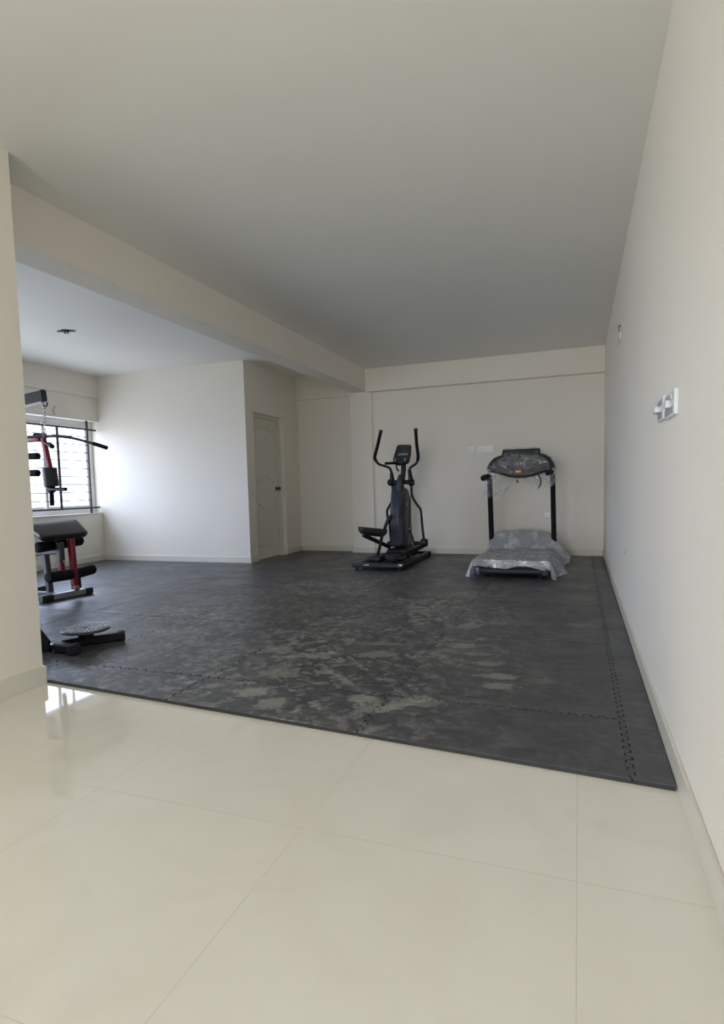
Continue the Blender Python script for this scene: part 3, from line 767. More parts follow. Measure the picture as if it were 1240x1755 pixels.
# axle that carries the swinging arms
mb = MB(); mb.tube([W(664.5, 827, 7.86), W(709, 826, 7.86)], .030, 18, smooth=False); mb.build('pivot_axle', m_black, el)
for u in (669.5, 705):
    c = W(u, 827, 7.86)
    mb = MB(); mb.capsule(c+Vector((-.035, 0, 0)), c+Vector((.035, 0, 0)), .044, 20, .25); mb.build('pivot_hub', m_black, el)
def arm(upper, socket, lower, grip_n):
    a = MB(); a.tube(upper, .0165, 14); a_ = a.build('moving_handlebar', m_tube, el)
    g_ = MB(); gp = upper[:grip_n]; g_.tube(gp, .021, 14); 
    g_.build('grip', m_foam, a_)
    cp = MB(); d = (Vector(upper[0])-Vector(upper[1])).normalized(); cp.capsule(Vector(upper[0])-d*.012, Vector(upper[0])+d*.022, .026, 16, .4); cp.build('end_cap', m_blackp, a_)
    s_ = MB(); s_.sweep([socket[0], socket[1]], [(.03*math.cos(q), .03*math.sin(q)) for q in [math.pi*i/8 for i in range(16)]], scales=[.75, 1.15]); s_.build('arm_socket', m_black, a_)
    l_ = MB(); l_.tube(lower, .0165, 14); l_.build('swing_link', m_black, el)
arm([W(652, 740, 7.45), W(647, 762, 7.48), W(642, 783, 7.52), W(644, 790, 7.55), W(650, 796, 7.60), W(660, 799, 7.68), W(668, 803, 7.78), W(671, 812, 7.84)],
    (W(670.5, 811, 7.84), W(672, 826, 7.86)), [W(672, 832, 7.86), W(673, 845, 7.84), W(672.5, 856, 7.80), W(667, 867, 7.78), W(663, 876, 7.76), W(664, 888, 7.74), W(664.5, 894, 7.73)], 4)
arm([W(712, 737, 7.70), W(713.5, 760, 7.74), W(716, 780, 7.78), W(715.5, 789, 7.80), W(712, 795, 7.82), W(706, 799, 7.84), W(702, 803, 7.86), W(702, 812, 7.86)],
    (W(701, 805, 7.86), W(704, 826, 7.86)), [W(704.5, 832, 7.86), W(705, 845, 7.86), W(708, 855, 7.86), W(715, 866, 7.86), W(720.5, 875, 7.85), W(723, 900, 7.82), W(726, 926, 7.80)], 4)
# left side linkage: joint, raised pedal, roller carriage
mb = MB(); mb.sweep([W(671, 883, 7.72), W(668, 888, 7.72), W(664, 896, 7.72)], [(.034*math.cos(a), .030*math.sin(a)) for a in [math.pi*i/7 for i in range(14)]], scales=[.75, 1.15, .9]); mb.build('link_joint', m_black, el)
mb = MB(); mb.tube([W(664.5, 890, 7.72), W(660, 903, 7.70), W(656.5, 916, 7.66)], .022, 12); mb.build('pedal_upright', m_black, el)
mb = MB(); mb.tube([W(667, 893, 7.76), W(669.5, 930, 7.80)], .014, 12, smooth=False); mb.build('crank_link', m_black, el)
mb = MB(); mb.tube([W(672, 887, 7.74), W(676, 896, 7.76), W(681, 906, 7.78)], .007, 8); mb.build('cable', m_black, el)
mb = MB(); mb.box(W(671, 932, 7.80), (.11, .12, .07), None, .018); mb.build('crank_box', m_black, el)
# pedal: tray with raised rim, nose to the viewer-left
def pedal(c, rz, name='pedal'):
    n = 24; out = []
    pts = [(-.20, -.05), (-.17, -.085), (.13, -.085), (.17, -.05), (.17, .05), (.13, .085), (-.17, .085), (-.20, .05)]
    Mx = Matrix.Translation(c) @ rotm(0, 0, rz) @ rotm(0, math.radians(8), 0)
    mb = MB()
    rings = []
    for (k, z) in ((.62, -.075), (.86, -.055), (1.0, -.020), (1.04, .028), (.98, .030), (.90, .010), (.88, .008)):
        rings.append([Mx @ Vector((x*k, y*k, z)) for x, y in pts])
    mb.ring_loft(rings); p = mb.build(name, m_blackp, el, bevel=.003)
    return p
pedal(W(640, 909, 7.55), math.radians(35))
mb = MB(); mb.capsule(W(617.5, 908.5, 7.42), W(620.5, 908, 7.44), .012, 12, .4); mb.build('pedal_tip', m_whitegrey, el)
mb = MB(); mb.bar(W(622, 917, 7.42), W(668, 938, 7.78), .04, .05); mb.build('pedal_arm', m_black, el)
mb = MB(); mb.tube([W(655, 915, 7.56), W(651, 935, 7.50), W(646, 955, 7.40)], .020, 12); mb.build('roller_strut', m_black, el)
c = W(641, 957.5, 7.33)
mb = MB(); mb.box(c, (.20, .15, .055), None, .02); mb.build('roller_carriage', m_slate, el)
for dx in (-.06, .06):
    mb = MB(); mb.capsule((c.x+dx-.02, c.y, Z0+.105), (c.x+dx+.02, c.y, Z0+.105), .026, 16, .3); mb.build('roller_wheel', m_black, el)
# right side linkage
mb = MB(); mb.box(W(726.5, 930, 7.80), (.10, .10, .10), rotm(0, 0, .2), .02); mb.build('link_joint', m_black, el)
mb = MB(); mb.bar(W(727, 934, 7.78), W(692, 952, 7.42), .045, .05); mb.build('pedal_arm', m_black, el)
mb = MB(); mb.tube([W(700.5, 908, 7.9), W(705, 917, 7.9), W(709, 930, 7.9)], .012, 10); mb.build('crank_link', m_black, el)
mb = MB(); mb.lathe(W(700, 907, 7.95), [(0, 0), (.016, 0), (.016, .01), (0, .012)], 16, rotm(0, math.pi/2, 0)); mb.build('crank_bolt', m_silver, el)
mb = MB(); mb.box(W(714, 931, 7.95), (.09, .07, .05), None, .015); mb.build('crank_box', m_black, el)
pedal(W(680, 957, 7.42), math.radians(80))
c = W(681, 961, 7.30)
mb = MB(); mb.box((c.x, c.y, Z0+.12), (.22, .14, .05), None, .02); mb.build('roller_carriage', m_black, el)

# ------------------------------------------------------------------ treadmill
TX0, TX1 = -1.10, -.29
tm = thing('treadmill', 'black treadmill with tall uprights under clear plastic, standing before the back wall', 'treadmill', ((TX0+TX1)/2, 7.4, MH))
mb = MB(); mb.b(TX0+.02, TX1-.02, 6.70, 8.0, MH+.09, MH+.165, .012); mb.build('deck', m_blackp, tm)
mb = MB(); mb.b(TX0+.10, TX1-.10, 6.66, 7.95, MH+.163, MH+.172, .003); mb.build('running_belt', simple('belt_rubber', (.03, .03, .032), .7, bump=.3, bscale=300), tm, smooth=False)
for x in (TX0+.055, TX1-.055):
    mb = MB(); mb.b(x-.045, x+.045, 6.68, 7.95, MH+.14, MH+.178, .010); mb.build('side_rail', m_grey, tm)
mb = MB(); mb.capsule((TX0+.07, 6.66, MH+.075), (TX1-.04, 6.66, MH+.075), .034, 20, .2); mb.build('rear_roller', m_slate, tm)
for x in (TX0+.05, TX1-.035):
    mb = MB(); mb.b(x-.035, x+.035, 6.62, 6.78, MH+.03, MH+.12, .012); mb.build('roller_end_cap', m_blue if x < -.7 else m_blackp, tm)
for x in (TX0+.13, TX1-.10):
    mb = MB(); mb.lathe((x, 6.74, MH), [(0, 0), (.028, 0), (.03, .012), (.018, .02), (.018, .09), (0, .09)], 20); mb.build('levelling_foot', m_blackp, tm)
mb = MB(); mb.b(TX0+.06, TX1-.06, 6.85, 8.1, MH+.035, MH+.09, .01); mb.build('base_frame', m_black, tm)
mb = MB()
hood = smooth2([(7.93, .17), (7.96, .26), (8.02, .33), (8.12, .375), (8.24, .37), (8.34, .31), (8.38, .18), (8.36, .07), (8.1, .06), (7.95, .07)], 5)
rings = []
for i in range(15):
    s_ = i/14; x = TX0+.07+(TX1-TX0-.14)*s_; k = 1-.22*abs(2*s_-1)**2.6
    rings.append([(x, 8.14+(yy-8.14)*k, MH+(zz)*(.55+.45*k)) for yy, zz in hood])
mb.ring_loft(rings); mb.build('motor_hood', m_slate, tm, ang=60)
for (u0, v0, u1, v1) in ((845, 938, 838.5, 820), (950.5, 941, 946.5, 812)):
    a = W(u0, v0, 8.02); a.z = MH+.05; b_ = W(u1, v1, 7.96)
    a.x = b_.x + (.02 if u0 > 900 else .02)
    mb = MB(); mb.bar(a, b_, .058, .095, up=(0, 1, 0)); mb.build('upright', m_matt, tm, bevel=.004)
# hand rails pointing at the user with foam ends
for (pts, nm) in (([W(839, 819, 7.96), W(836, 817, 7.85), W(830, 818.5, 7.62), W(828, 819.5, 7.50)], 'l'), ([W(946, 815, 7.96), W(945, 810, 7.9), W(941, 809, 7.7), W(938, 811, 7.6)], 'r')):
    mb = MB(); mb.tube(pts, .036 if nm == 'l' else .030, 16); mb.build('handrail', m_foam, tm)
# console body: wide winged dish with an upright screen panel
def zc(u, v, Y=7.86): return W(u, v, Y)
outl = [(834, 803), (838, 794), (845, 786), (853, 782), (861, 780), (880, 777), (905, 776), (925, 776), (935, 779), (943, 784), (949, 792), (952, 801), (950, 808), (942, 807), (930, 811), (915, 816), (900, 819), (885, 819.5), (872, 818), (856, 813), (843, 810), (836, 809)]
P = [zc(u, v) for u, v in outl]
cx_ = sum((p for p in P), Vector())/len(P)
mb = MB(); mb.ring_loft([[cx_ + (p-cx_)*.86 + Vector((0, -.10, .0)) for p in P], [cx_ + (p-cx_)*.97 + Vector((0, -.06, 0)) for p in P], [p+Vector((0, .0, 0)) for p in P], [cx_+(p-cx_)*.9+Vector((0, .08, 0)) for p in P]])
con = mb.build('console', m_blackp, tm, bevel=.004, ang=25)
mb = MB(); sp = [(861, 771), (925, 768), (926, 776), (928, 790), (857, 792)]
mb.ring_loft([[zc(u, v, 7.80+(v-768)*-.002) for u, v in sp], [zc(u, v, 7.86) for u, v in sp]]); mb.build('display_panel', m_slate, con, bevel=.004)
mb = MB(); sp = [(869, 775), (916, 772.5), (919, 788), (866, 790)]
mb.ring_loft([[zc(u, v, 7.778+(v-768)*-.002) for u, v in sp], [zc(u, v, 7.80) for u, v in sp]]); mb.build('display', m_screen, con, smooth=False)
for s_ in (-1, 1):
    mb = MB()
    for k in range(5):
        c = zc(888+s_*(24+k*5), 800-k*1.5, 7.745); mb.box(c, (.022, .01, .016), None, .003)
    mb.build('button_row', m_grey, con)
mb = MB(); mb.box(W(888, 809, 7.74), (.085, .012, .05), rotm(.2), .004); o = mb.build('safety_key_plate', m_copper, con)
mb = MB(); mb.box(W(887.5, 808, 7.73), (.060, .012, .018), rotm(.2), .003); mb.build('plate_label', m_cream, con)
mb = MB(); c = W(886, 825.5, 7.72); mb.capsule(c+Vector((0, 0, -.014)), c+Vector((0, 0, .018)), .016, 14, .5); mb.tube([c+Vector((0, 0, .018)), W(887, 818, 7.73)], .003, 6, smooth=False); mb.build('safety_key', m_redplastic, con)
mb = MB(); mb.tube([W(922, 814, 7.78), W(925.5, 820, 7.74), W(926, 828, 7.74), W(922, 837, 7.75)], .007, 8); mb.build('hanging_cable', m_black, tm)

# film on the console
def film_obj(name, rows_, m, label, cat, solid=.0009):
    bm = bmesh.new(); g = [[bm.verts.new(p) for p in r] for r in rows_]
    for a, b_ in zip(g, g[1:]):
        for i in range(len(a)-1): bm.faces.new((a[i], a[i+1], b_[i+1], b_[i]))
    xs_ = [v_.co for v_ in bm.verts]
    o0 = Vector((sum(p.x for p in xs_)/len(xs_), sum(p.y for p in xs_)/len(xs_), min(p.z for p in xs_)))
    bmesh.ops.translate(bm, vec=-o0, verts=bm.verts[:])
    bmesh.ops.recalc_face_normals(bm, faces=bm.faces[:])
    me = bpy.data.meshes.new(name); bm.to_mesh(me); bm.free(); me.materials.append(m)
    for p in me.polygons: p.use_smooth = True
    o = bpy.data.objects.new(name, me); o.location = o0; COL.objects.link(o)
    if label: tag(o, label, cat)
    return o
tie = W(887, 811, 7.70)
m_film_c = film_material('console_film', .14, .60, (.62, .64, .66), radial=tuple(tie), size=1.6)
m_film_b = film_material('hanging_film', .16, .62, (.78, .80, .80), size=2.2, gloss=.35)
m_film_d = film_material('deck_film', .55, .90, (.80, .81, .86), size=1.4, gloss=.10, bmp=.018)
up_o = [(833, 806), (834, 800), (838, 793), (846, 785), (855, 781), (860, 777), (861, 770), (875, 769), (893, 768.5), (910, 767.5), (924, 767), (926, 773), (934, 777), (943, 782.5), (950, 791), (953, 802), (952, 808)]
lo_o = [(834, 812), (838, 813), (843, 813), (851, 815), (859, 817.5), (868, 820), (875, 821), (882, 821.5), (889, 821.5), (897, 821), (905, 820), (914, 817.5), (922, 815), (930, 812.5), (938, 810), (946, 809), (952, 810)]
def lerp2(L, s_):
    q = s_*(len(L)-1); i = min(int(q), len(L)-2); f = q-i; return (L[i][0]*(1-f)+L[i+1][0]*f, L[i][1]*(1-f)+L[i+1][1]*f)
rows_ = []; NU, NV = 150, 44
for j in range(NV+1):
    tt = j/NV; r = []
    for i in range(NU+1):
        s_ = i/NU; a = lerp2(up_o, s_); b_ = lerp2(lo_o, s_)
        u = a[0]*(1-tt)+b_[0]*tt; v_ = a[1]*(1-tt)+b_[1]*tt
        bul = math.sin(math.pi*min(1, max(0, tt)))**.6 * math.sin(math.pi*s_)**.5
        Y = 7.86 - .15*bul
        th = math.atan2(-(v_-813), (u-887)); rad = math.hypot(u-887, v_-813)
        pl = noise.noise((th*4.0, rad*.012, 1.7))*.020 + noise.noise((th*11, rad*.02, 5.1))*.009
        Y += pl*min(1, rad/14) + noise.noise((u*.12, v_*.2, 0))*.006
        p = W(u, v_, Y); p.z += noise.noise((u*.3, tt*3, 4))*.003
        r.append(p)
    rows_.append(r)
rows_ = [[p+Vector((0, .22, .0)) + Vector((0, 0, .01)) for p in rows_[0]], [p+Vector((0, .08, .012)) for p in rows_[0]]] + rows_
cf = film_obj('plastic_cover', rows_, m_film_c, 'clear creased plastic film gathered over the treadmill console, loose bags hanging beneath it', 'plastic sheet')
def flap(poly_fn, nu, nv, name):
    return film_obj(name, [[poly_fn(i/nu, j/nv) for i in range(nu+1)] for j in range(nv+1)], m_film_b, None, None)
def flapL(s_, t_):
    top = lerp2([(824, 814), (834, 811), (845, 814), (858, 818), (872, 820.5), (880, 821)], s_)
    bot = lerp2([(829, 856), (834, 858), (840, 850), (852, 853), (862, 851), (874, 832)], s_)
    u = top[0]*(1-t_)+bot[0]*t_; v_ = top[1]*(1-t_)+bot[1]*t_ + 2*math.sin(s_*21)*t_
    Y = 7.80 + .055*math.sin(s_*13+t_*2)*t_ + .04*noise.noise((s_*7, t_*5, 2)) - .05*math.sin(math.pi*t_)
    return W(u, v_, Y)
def flapR(s_, t_):
    top = lerp2([(895, 819), (905, 819), (918, 815), (930, 812), (942, 809), (953, 806)], s_)
    bot = lerp2([(903, 825), (912, 833), (922, 832), (936, 834), (944, 833), (956, 824)], s_)
    u = top[0]*(1-t_)+bot[0]*t_; v_ = top[1]*(1-t_)+bot[1]*t_ + 1.5*math.sin(s_*17)*t_
    Y = 7.82 + .04*math.sin(s_*11+t_*3)*t_ + .035*noise.noise((s_*6, t_*5, 8))
    return W(u, v_, Y)
for fn in (flapL, flapR):
    f_ = flap(fn, 60, 26, 'loose_flap'); f_.parent = cf; f_.location = f_.location - cf.location

# film over the deck
def top_z(x, y):
    z = MH+.196
    if y > 7.86:
        k = min(1, (y-7.86)/.16); k = k*k*(3-2*k)
        z += k*(.205 - 1.1*max(0, abs(x+.69)-.26)**1.4*.9)
        if y > 8.2: z -= (y-8.2)*.5
    return z
rows_ = []
NS, NT_ = 120, 120
for j in range(NT_+1):
    tj = j/NT_; r = []
    front = tj < .14
    if front: fy = tj/.14; y = 6.615 + .025*fy
    else: fy = 1; y = 6.64 + (tj-.14)/.86*(8.36-6.64)
    wide = .5+.5*math.sin(y*7+1.2)
    for i in range(NS+1):
        s_ = i/NS
        # left hem 0-.18, top .18-.74, right hem .74-1
        lh = .055 + .03*noise.noise((y*3, 1, 0)) + (.0 if y < 7.2 else -.02)
        rh = .12 + .05*max(0, min(1, (y-6.9)/.8)) + .045*math.sin(y*6.2+1.9) + .02*noise.noise((y*3, 5, 0))
        if y > 8.0: rh *= max(.15, 1-(y-8.0)/.35); lh *= .6
        if s_ < .16:
            k = 1-s_/.16; x = TX0 + .01 - lh*k**.8; z = top_z(TX0+.02, y)*(1-k**1.5) + (MH+.012)*k**1.5
            if y > 7.9: z = max(z, .09*(1-k)+.05)
        elif s_ > .74:
            k = (s_-.74)/.26; x = TX1 - .01 + rh*k**.85; z = top_z(TX1-.02, y)*(1-k**1.35) + (MH+.010)*k**1.35
            if y > 7.95: z = top_z(TX1-.02, y)*(1-k)+.10*k
        else:
            k = (s_-.16)/.58; x = TX0+.01 + (TX1-TX0-.02)*k; z = top_z(x, y)
        side_k = 0 if .16 <= s_ <= .74 else 1
        # cross creases on top, folds on the hems
        cr = noise.noise((x*2.2, y*9.0, 3.0)); cr2 = noise.noise((x*7, y*14, 9.0))
        fold = abs(noise.noise((x*1.6+.4*y, y*5.2, 6.0)))
        z += (.012*cr + .004*cr2 + .020*max(0, .10-fold)/.10*.6)*(1-.4*side_k)
        if side_k: x += (.028*math.sin(y*12+s_*5) + .014*noise.noise((y*8, s_*5, 2)))*k*k
        yy = y
        if tj <= .16:
            drop = 1-fy
            hem = .068 + .014*math.sin(s_*19+.5) + .018*noise.noise((s_*9, 0, 7)) + (.05 if s_ < .10 or s_ > .84 else 0)*1
            if .16 <= s_ <= .74:
                z -= hem*drop*(1.0 + .25*s_); yy = 6.615 + .02*fy - .012*math.sin(s_*31)*drop
            else:
                z = max(MH+.010, z - hem*drop); yy = 6.615 - .03*drop*(k if side_k else 0) - .03*drop*max(0, math.sin(s_*12))
                if s_ > .74: yy -= .10*drop*math.sin(min(1, k*1.6)*math.pi/1.2)*.8
        r.append(Vector((x, yy, max(z, MH+.006))))
    rows_.append(r)
film_obj('plastic_sheet', rows_, m_film_d, 'milky plastic sheet draped over the treadmill deck and motor hood, spilling onto the mats', 'plastic sheet')

# ------------------------------------------------------------------ multi gym with preacher bench
gy = 4.50
gym = thing('multi_gym', 'red and grey multi gym with black padded curl bench beside the grilled window', 'exercise machine', (-5.3, gy, MH))
YC = 4.49
# cross foot at the front, silver topped with black end caps
fa, fb = Vector((-4.83, 4.27, MH+.035)), Vector((-4.76, 4.80, MH+.035))
mb = MB(); mb.bar(fa, fb, .062, .06); mb.build('front_foot', m_silver, gym, bevel=.003)
d = (fb-fa).normalized()
for a, b_ in ((fa-d*.02, fa+d*.10), (fb-d*.07, fb+d*.015)):
    mb = MB(); mb.bar(a, b_, .074, .066); mb.build('end_cap', m_blackp, gym, bevel=.006)
mb = MB(); mb.bar((-6.2, YC+.02, MH+.035), (-4.84, YC, MH+.035), .06, .055); mb.build('base_rail', m_grey, gym, bevel=.003)
mb = MB(); mb.bar((-6.15, 4.1, MH+.035), (-6.15, 4.95, MH+.035), .06, .06); mb.build('rear_foot', m_grey, gym, bevel=.003)
mb = MB(); mb.bar((-5.42, 4.20, MH+.03), (-5.42, 4.86, MH+.03), .05, .055)
mb.build('middle_foot', m_grey, gym, bevel=.003)
for y in (4.21, 4.85):
    mb = MB(); mb.box((-5.42, y, MH+.03), (.07, .05, .06), None, .01); mb.build('end_cap', m_blackp, gym)
# seat post and seat beam
mb = MB(); mb.bar((-4.99, YC+.02, MH+.06), (-5.02, YC+.02, .46), .055, .06, up=(0, 1, 0)); mb.build('seat_post', m_grey, gym, bevel=.003)
mb = MB(); mb.bar((-5.60, YC+.01, .445), (-4.80, YC+.01, .505), .05, .075); mb.build('seat_beam', m_grey, gym, bevel=.004)
mb = MB(); mb.box((-5.36, YC, .53), (.36, .28, .06), None, .025); mb.build('seat', m_vinyl, gym)
# bracket sleeve, red posts
mb = MB(); mb.bar((-4.80, YC+.0, .58), (-4.80, YC+.0, .39), .06, .065, up=(0, 1, 0)); mb.build('sleeve', m_grey, gym, bevel=.004)
mb = MB(); mb.bar((-4.80, YC+.0, .41), (-4.80, YC+.01, .22), .048, .05, up=(0, 1, 0)); mb.build('red_inner_post', m_red, gym, bevel=.003)
mb = MB(); mb.bar((-4.755, 4.585, .62), (-4.735, 4.585, MH+.085), .062, .058, up=(0, 1, 0)); mb.build('red_leg_lever', m_red, gym, bevel=.004)
mb = MB(); mb.bar((-4.72, 4.62, .24), (-4.715, 4.62, .11), .035, .03, up=(0, 1, 0)); mb.build('pulley_bracket', m_black, gym, bevel=.003)
mb = MB(); c = at(132, 1007.5, 'X', -4.70); mb.capsule(c-Vector((.012, .03, 0)), c+Vector((.012, .02, 0)), .030, 20, .7); mb.build('rubber_stop', m_olive, gym)
mb = MB(); mb.tube([(-4.775, 4.50, .41), (-4.70, 4.42, .395)], .006, 8, smooth=False); mb.build('locking_pin', m_chrome, gym)
# padded rollers
mb = MB(); mb.capsule(at(62, 939, 'X', -4.88), at(139, 926, 'X', -4.88), .052, 24, .45); mb.build('upper_foam_roller', m_foam, gym)
mb = MB(); mb.capsule(at(82, 990, 'X', -4.70), at(123, 984, 'X', -4.70), .052, 24, .3); mb.build('lower_foam_roller', m_foam, gym)
mb = MB(); mb.capsule(at(124, 985, 'X', -4.78), at(160.5, 975, 'X', -4.78), .052, 24, .45); mb.build('lower_foam_roller', m_foam, gym)
# curl pad: thick cushion sloping down towards the viewer
c00, c01 = at(74, 920, 'X', -4.70), at(152, 912, 'X', -4.70)
c10, c11 = at(43, 898, 'X', -4.98), at(131, 889.5, 'X', -4.98)
nrm = (c01-c00).cross(c10-c00).normalized()
if nrm.z < 0: nrm = -nrm
mb = MB(); rings = []
for (k, h) in ((.90, -.062), (.97, -.052), (1.0, -.03), (1.0, -.012), (.975, .0), (.92, .004)):
    ring = []
    ctr = (c00+c01+c10+c11)/4
    for a, b_ in ((c00, c01), (c01, c11), (c11, c10), (c10, c00)):
        for q in range(6):
            p = a.lerp(b_, .05+.9*q/5); ring.append(ctr+(p-ctr)*k + nrm*h)
    rings.append(ring)
mb.ring_loft(rings); mb.build('curl_pad', m_vinyl, gym, ang=70)
mb = MB(); mb.bar((-4.82, YC, .56), (-4.86, YC, .70), .05, .05, up=(0, 1, 0)); mb.box((-4.84, YC+.05, .655), (.16, .30, .02), rotm(0, .35, 0)); mb.build('pad_bracket', m_black, gym)
# tower, mast and boom
mb = MB(); mb.bar((-5.95, YC, MH+.06), (-5.95, YC, 1.90), .07, .07, up=(0, 1, 0)); mb.build('tower_post', m_grey, gym, bevel=.004)
mb = MB(); mb.bar((-6.18, YC, MH+.06), (-6.18, YC, 2.0), .06, .06, up=(0, 1, 0)); mb.build('rear_post', m_grey, gym, bevel=.004)
mb = MB()
for k in range(10): mb.box((-6.065, YC, .14+k*.045), (.11, .32, .040), None, .005)
mb.build('weight_stack', m_black, gym)
for y in (YC-.10, YC+.10):
    mb = MB(); mb.tube([(-6.065, y, MH+.05), (-6.065, y, 1.98)], .011, 10, smooth=False); mb.build('guide_rod', m_chrome, gym)
bb = at(73, 678.5, 'Y', 4.50); ba = Vector((-6.22, 4.50, bb.z-.13))
mb = MB(); mb.bar(ba, bb, .058, .108); mb.build('boom', simple('charcoal_coat', (.03, .032, .034), .4), gym, bevel=.004)
mb = MB(); q = (bb-ba).normalized(); mb.bar(bb-q*.004, bb+q*.022, .062, .114); mb.build('boom_end_cap', m_blackp, gym, bevel=.004)
mb = MB(); mb.bar(ba+Vector((0, 0, -.060)), bb+Vector((0, 0, -.060)), .050, .014); mb.build('boom_underside_strip', m_whitegrey, gym)
mb = MB(); mb.box((-5.90, YC, 1.0), (.06, .30, .50), None, .025); mb.build('back_pad', m_vinyl, gym)
# butterfly arms: head tube, hanging red arm with pad and handles, stub foams
h0 = at(73, 752, 'Y', 4.50)
mb = MB(); mb.bar((-5.93, 4.50, h0.z+.0), (h0.x-.03, 4.50, h0.z), .05, .055); mb.build('red_press_beam', m_red, gym, bevel=.004)
mb = MB(); mb.bar(at(74, 750, 'Y', 4.50), at(86.5, 806, 'Y', 4.50), .045, .045, up=(0, 1, 0)); mb.build('red_butterfly_arm', m_red, gym, bevel=.004)
mb = MB(); mb.tube([at(60, 747, 'Y', 4.52), at(74, 749, 'Y', 4.52)], .030, 14, smooth=False); mb.tube([at(76, 758, 'Y', 4.50), at(89, 765, 'Y', 4.42)], .016, 12, smooth=False); mb.capsule(at(85, 762.5, 'Y', 4.45), at(90, 765.5, 'Y', 4.42), .024, 14, .5); mb.build('arm_pivot', m_black, gym)
mb = MB(); mb.capsule(at(84.5, 802, 'Y', 4.46), at(88.5, 834, 'Y', 4.46), .068, 24, .12); mb.build('butterfly_pad', m_vinyl, gym)
mb = MB(); mb.tube([at(87.5, 832, 'Y', 4.48), at(89.2, 866, 'Y', 4.48)], .020, 12, smooth=False); mb.capsule(at(88.6, 846, 'Y', 4.48), at(89.2, 867, 'Y', 4.48), .022, 12, .4); mb.build('hand_grip', m_foam, gym)
mb = MB(); mb.capsule(at(84, 838.5, 'Y', 4.47), at(113.5, 838.5, 'Y', 4.44), .018, 12, .4); mb.box(at(88, 839, 'Y', 4.48), (.07, .06, .06), None, .015); mb.build('press_handle', m_black, gym)
for v_ in (781.5, 810.5):
    a = at(67, v_, 'Y', 4.50); mb = MB(); mb.capsule((-5.75, 4.50, a.z+.01), a, .034, 20, .6); mb.build('foam_stub', m_foam, gym)
# hook at the boom end
hk = at(76, 690, 'Y', 4.50)
mb = MB(); mb.tube([hk+Vector((-.02, 0, .05)), hk+Vector((-.02, 0, 0)), hk+Vector((0, 0, -.035)), hk+Vector((.03, 0, -.03)), hk+Vector((.038, 0, .0))], .006, 8); mb.build('hook', m_black, gym)

# lat bar hanging on its chain
lat = thing('lat_pulldown_bar', 'long lat pulldown bar with bent grip ends, hanging on a steel chain', 'gym bar', at(76, 748, 'Y', 4.50))
mb = MB(); p0 = hk+Vector((0, 0, -.035)); p1 = at(76.5, 740, 'Y', 4.50); n = 8
for k in range(n):
    c = p0.lerp(p1, (k+.5)/n); L = (p1-p0).length/n
    mb.torus(c, .013, .0038, rotm(math.pi/2, 0, 0) @ rotm(0, 0, 0) if k % 2 == 0 else rotm(math.pi/2, 0, math.pi/2), 16, 6, 1.0, max(1.2, L*.62/.013))
mb.build('chain', m_chrome, lat)
mb = MB(); mb.torus(p0+Vector((0, 0, .012)), .02, .005, rotm(math.pi/2, 0, .5), 16, 6, .8, 1.5); mb.build('carabiner', m_chrome, lat)
mb = MB(); mb.torus(p1+Vector((0, 0, -.005)), .018, .005, rotm(math.pi/2, 0, .4), 16, 6, .8, 1.4); mb.build('carabiner', m_chrome, lat)
ctr = at(76, 748, 'Y', 4.50); rp = [ctr, at(100, 748, 'Y', 4.56), at(125, 751, 'Y', 4.64), at(150, 757.5, 'Y', 4.73), at(164, 761.5, 'Y', 4.78)]
rend = at(184.5, 768, 'Y', 4.85)
dl = (rp[1]-ctr); left = [ctr - (p-ctr)*1.0 for p in rp[1:]]
for p, q in zip(left, rp[1:]): p.z = q.z + (ctr.z-q.z)*0
mb = MB(); mb.tube(left[::-1]+rp, .0135, 12); mb.build('steel_bar', m_grey, lat)
dR = (rend-rp[-1]); lend = left[-1] + Vector((-dR.x, -dR.y, dR.z))
mb = MB(); mb.capsule(rp[-1]-dR*.25, rend, .019, 14, .2); mb.build('grip', m_foam, lat)
mb = MB(); mb.capsule(left[-1], lend, .019, 14, .2); mb.build('grip', m_foam, lat)
mb = MB(); mb.torus(ctr+Vector((0, 0, .02)), .016, .005, rotm(math.pi/2, 0, 0), 16, 6); mb.box(ctr, (.045, .035, .04), None, .006); mb.build('centre_eye', m_grey, lat)

# ------------------------------------------------------------------ waist twister
tw = thing('waist_twister', 'black standing waist twister with round ribbed disc on the mats beside the near wall', 'exercise machine', (-3.3, 3.15, MH))
dc = at(146.5, 1080.5, 'Z', .125)
mb = MB()
prof = [(0, 0), (.150, 0), (.158, .004), (.158, .012)]
r = .150
ringsN = 11
prof += [(.152, .015)]
for k in range(ringsN):
    rr = .148 - k*.0128
    prof += [(rr, .014), (rr-.003, .0185), (rr-.007, .0185), (rr-.010, .014)]
prof += [(0, .014)]
mb.lathe(dc, prof, 72); disc = mb.build('twist_disc', simple('disc_plastic', (.05, .05, .052), .33, var=.08), tw, ang=20)
mb = MB()
for k in range(40):
    a = 2*math.pi*k/40
    for rr in (.146, .130, .114, .098, .082, .066, .050): 
        if k % (2 if rr < .09 else 1) == 0: mb.box(dc+Vector((rr*math.cos(a), rr*math.sin(a), .0195)), (.007, .010, .004), rotm(0, 0, a))
mb.build('massage_nubs', simple('nub_plastic', (.34, .34, .34), .3), disc, smooth=False)
mb = MB(); mb.lathe(Vector((dc.x, dc.y, MH+.055)), [(0, 0), (.05, 0), (.05, dc.z-MH-.055), (0, dc.z-MH-.055)], 32); mb.build('disc_bearing', m_black, tw)
f1 = at(213, 1089, 'Z', MH+.035); f2 = at(130, 1113.5, 'Z', MH+.035)
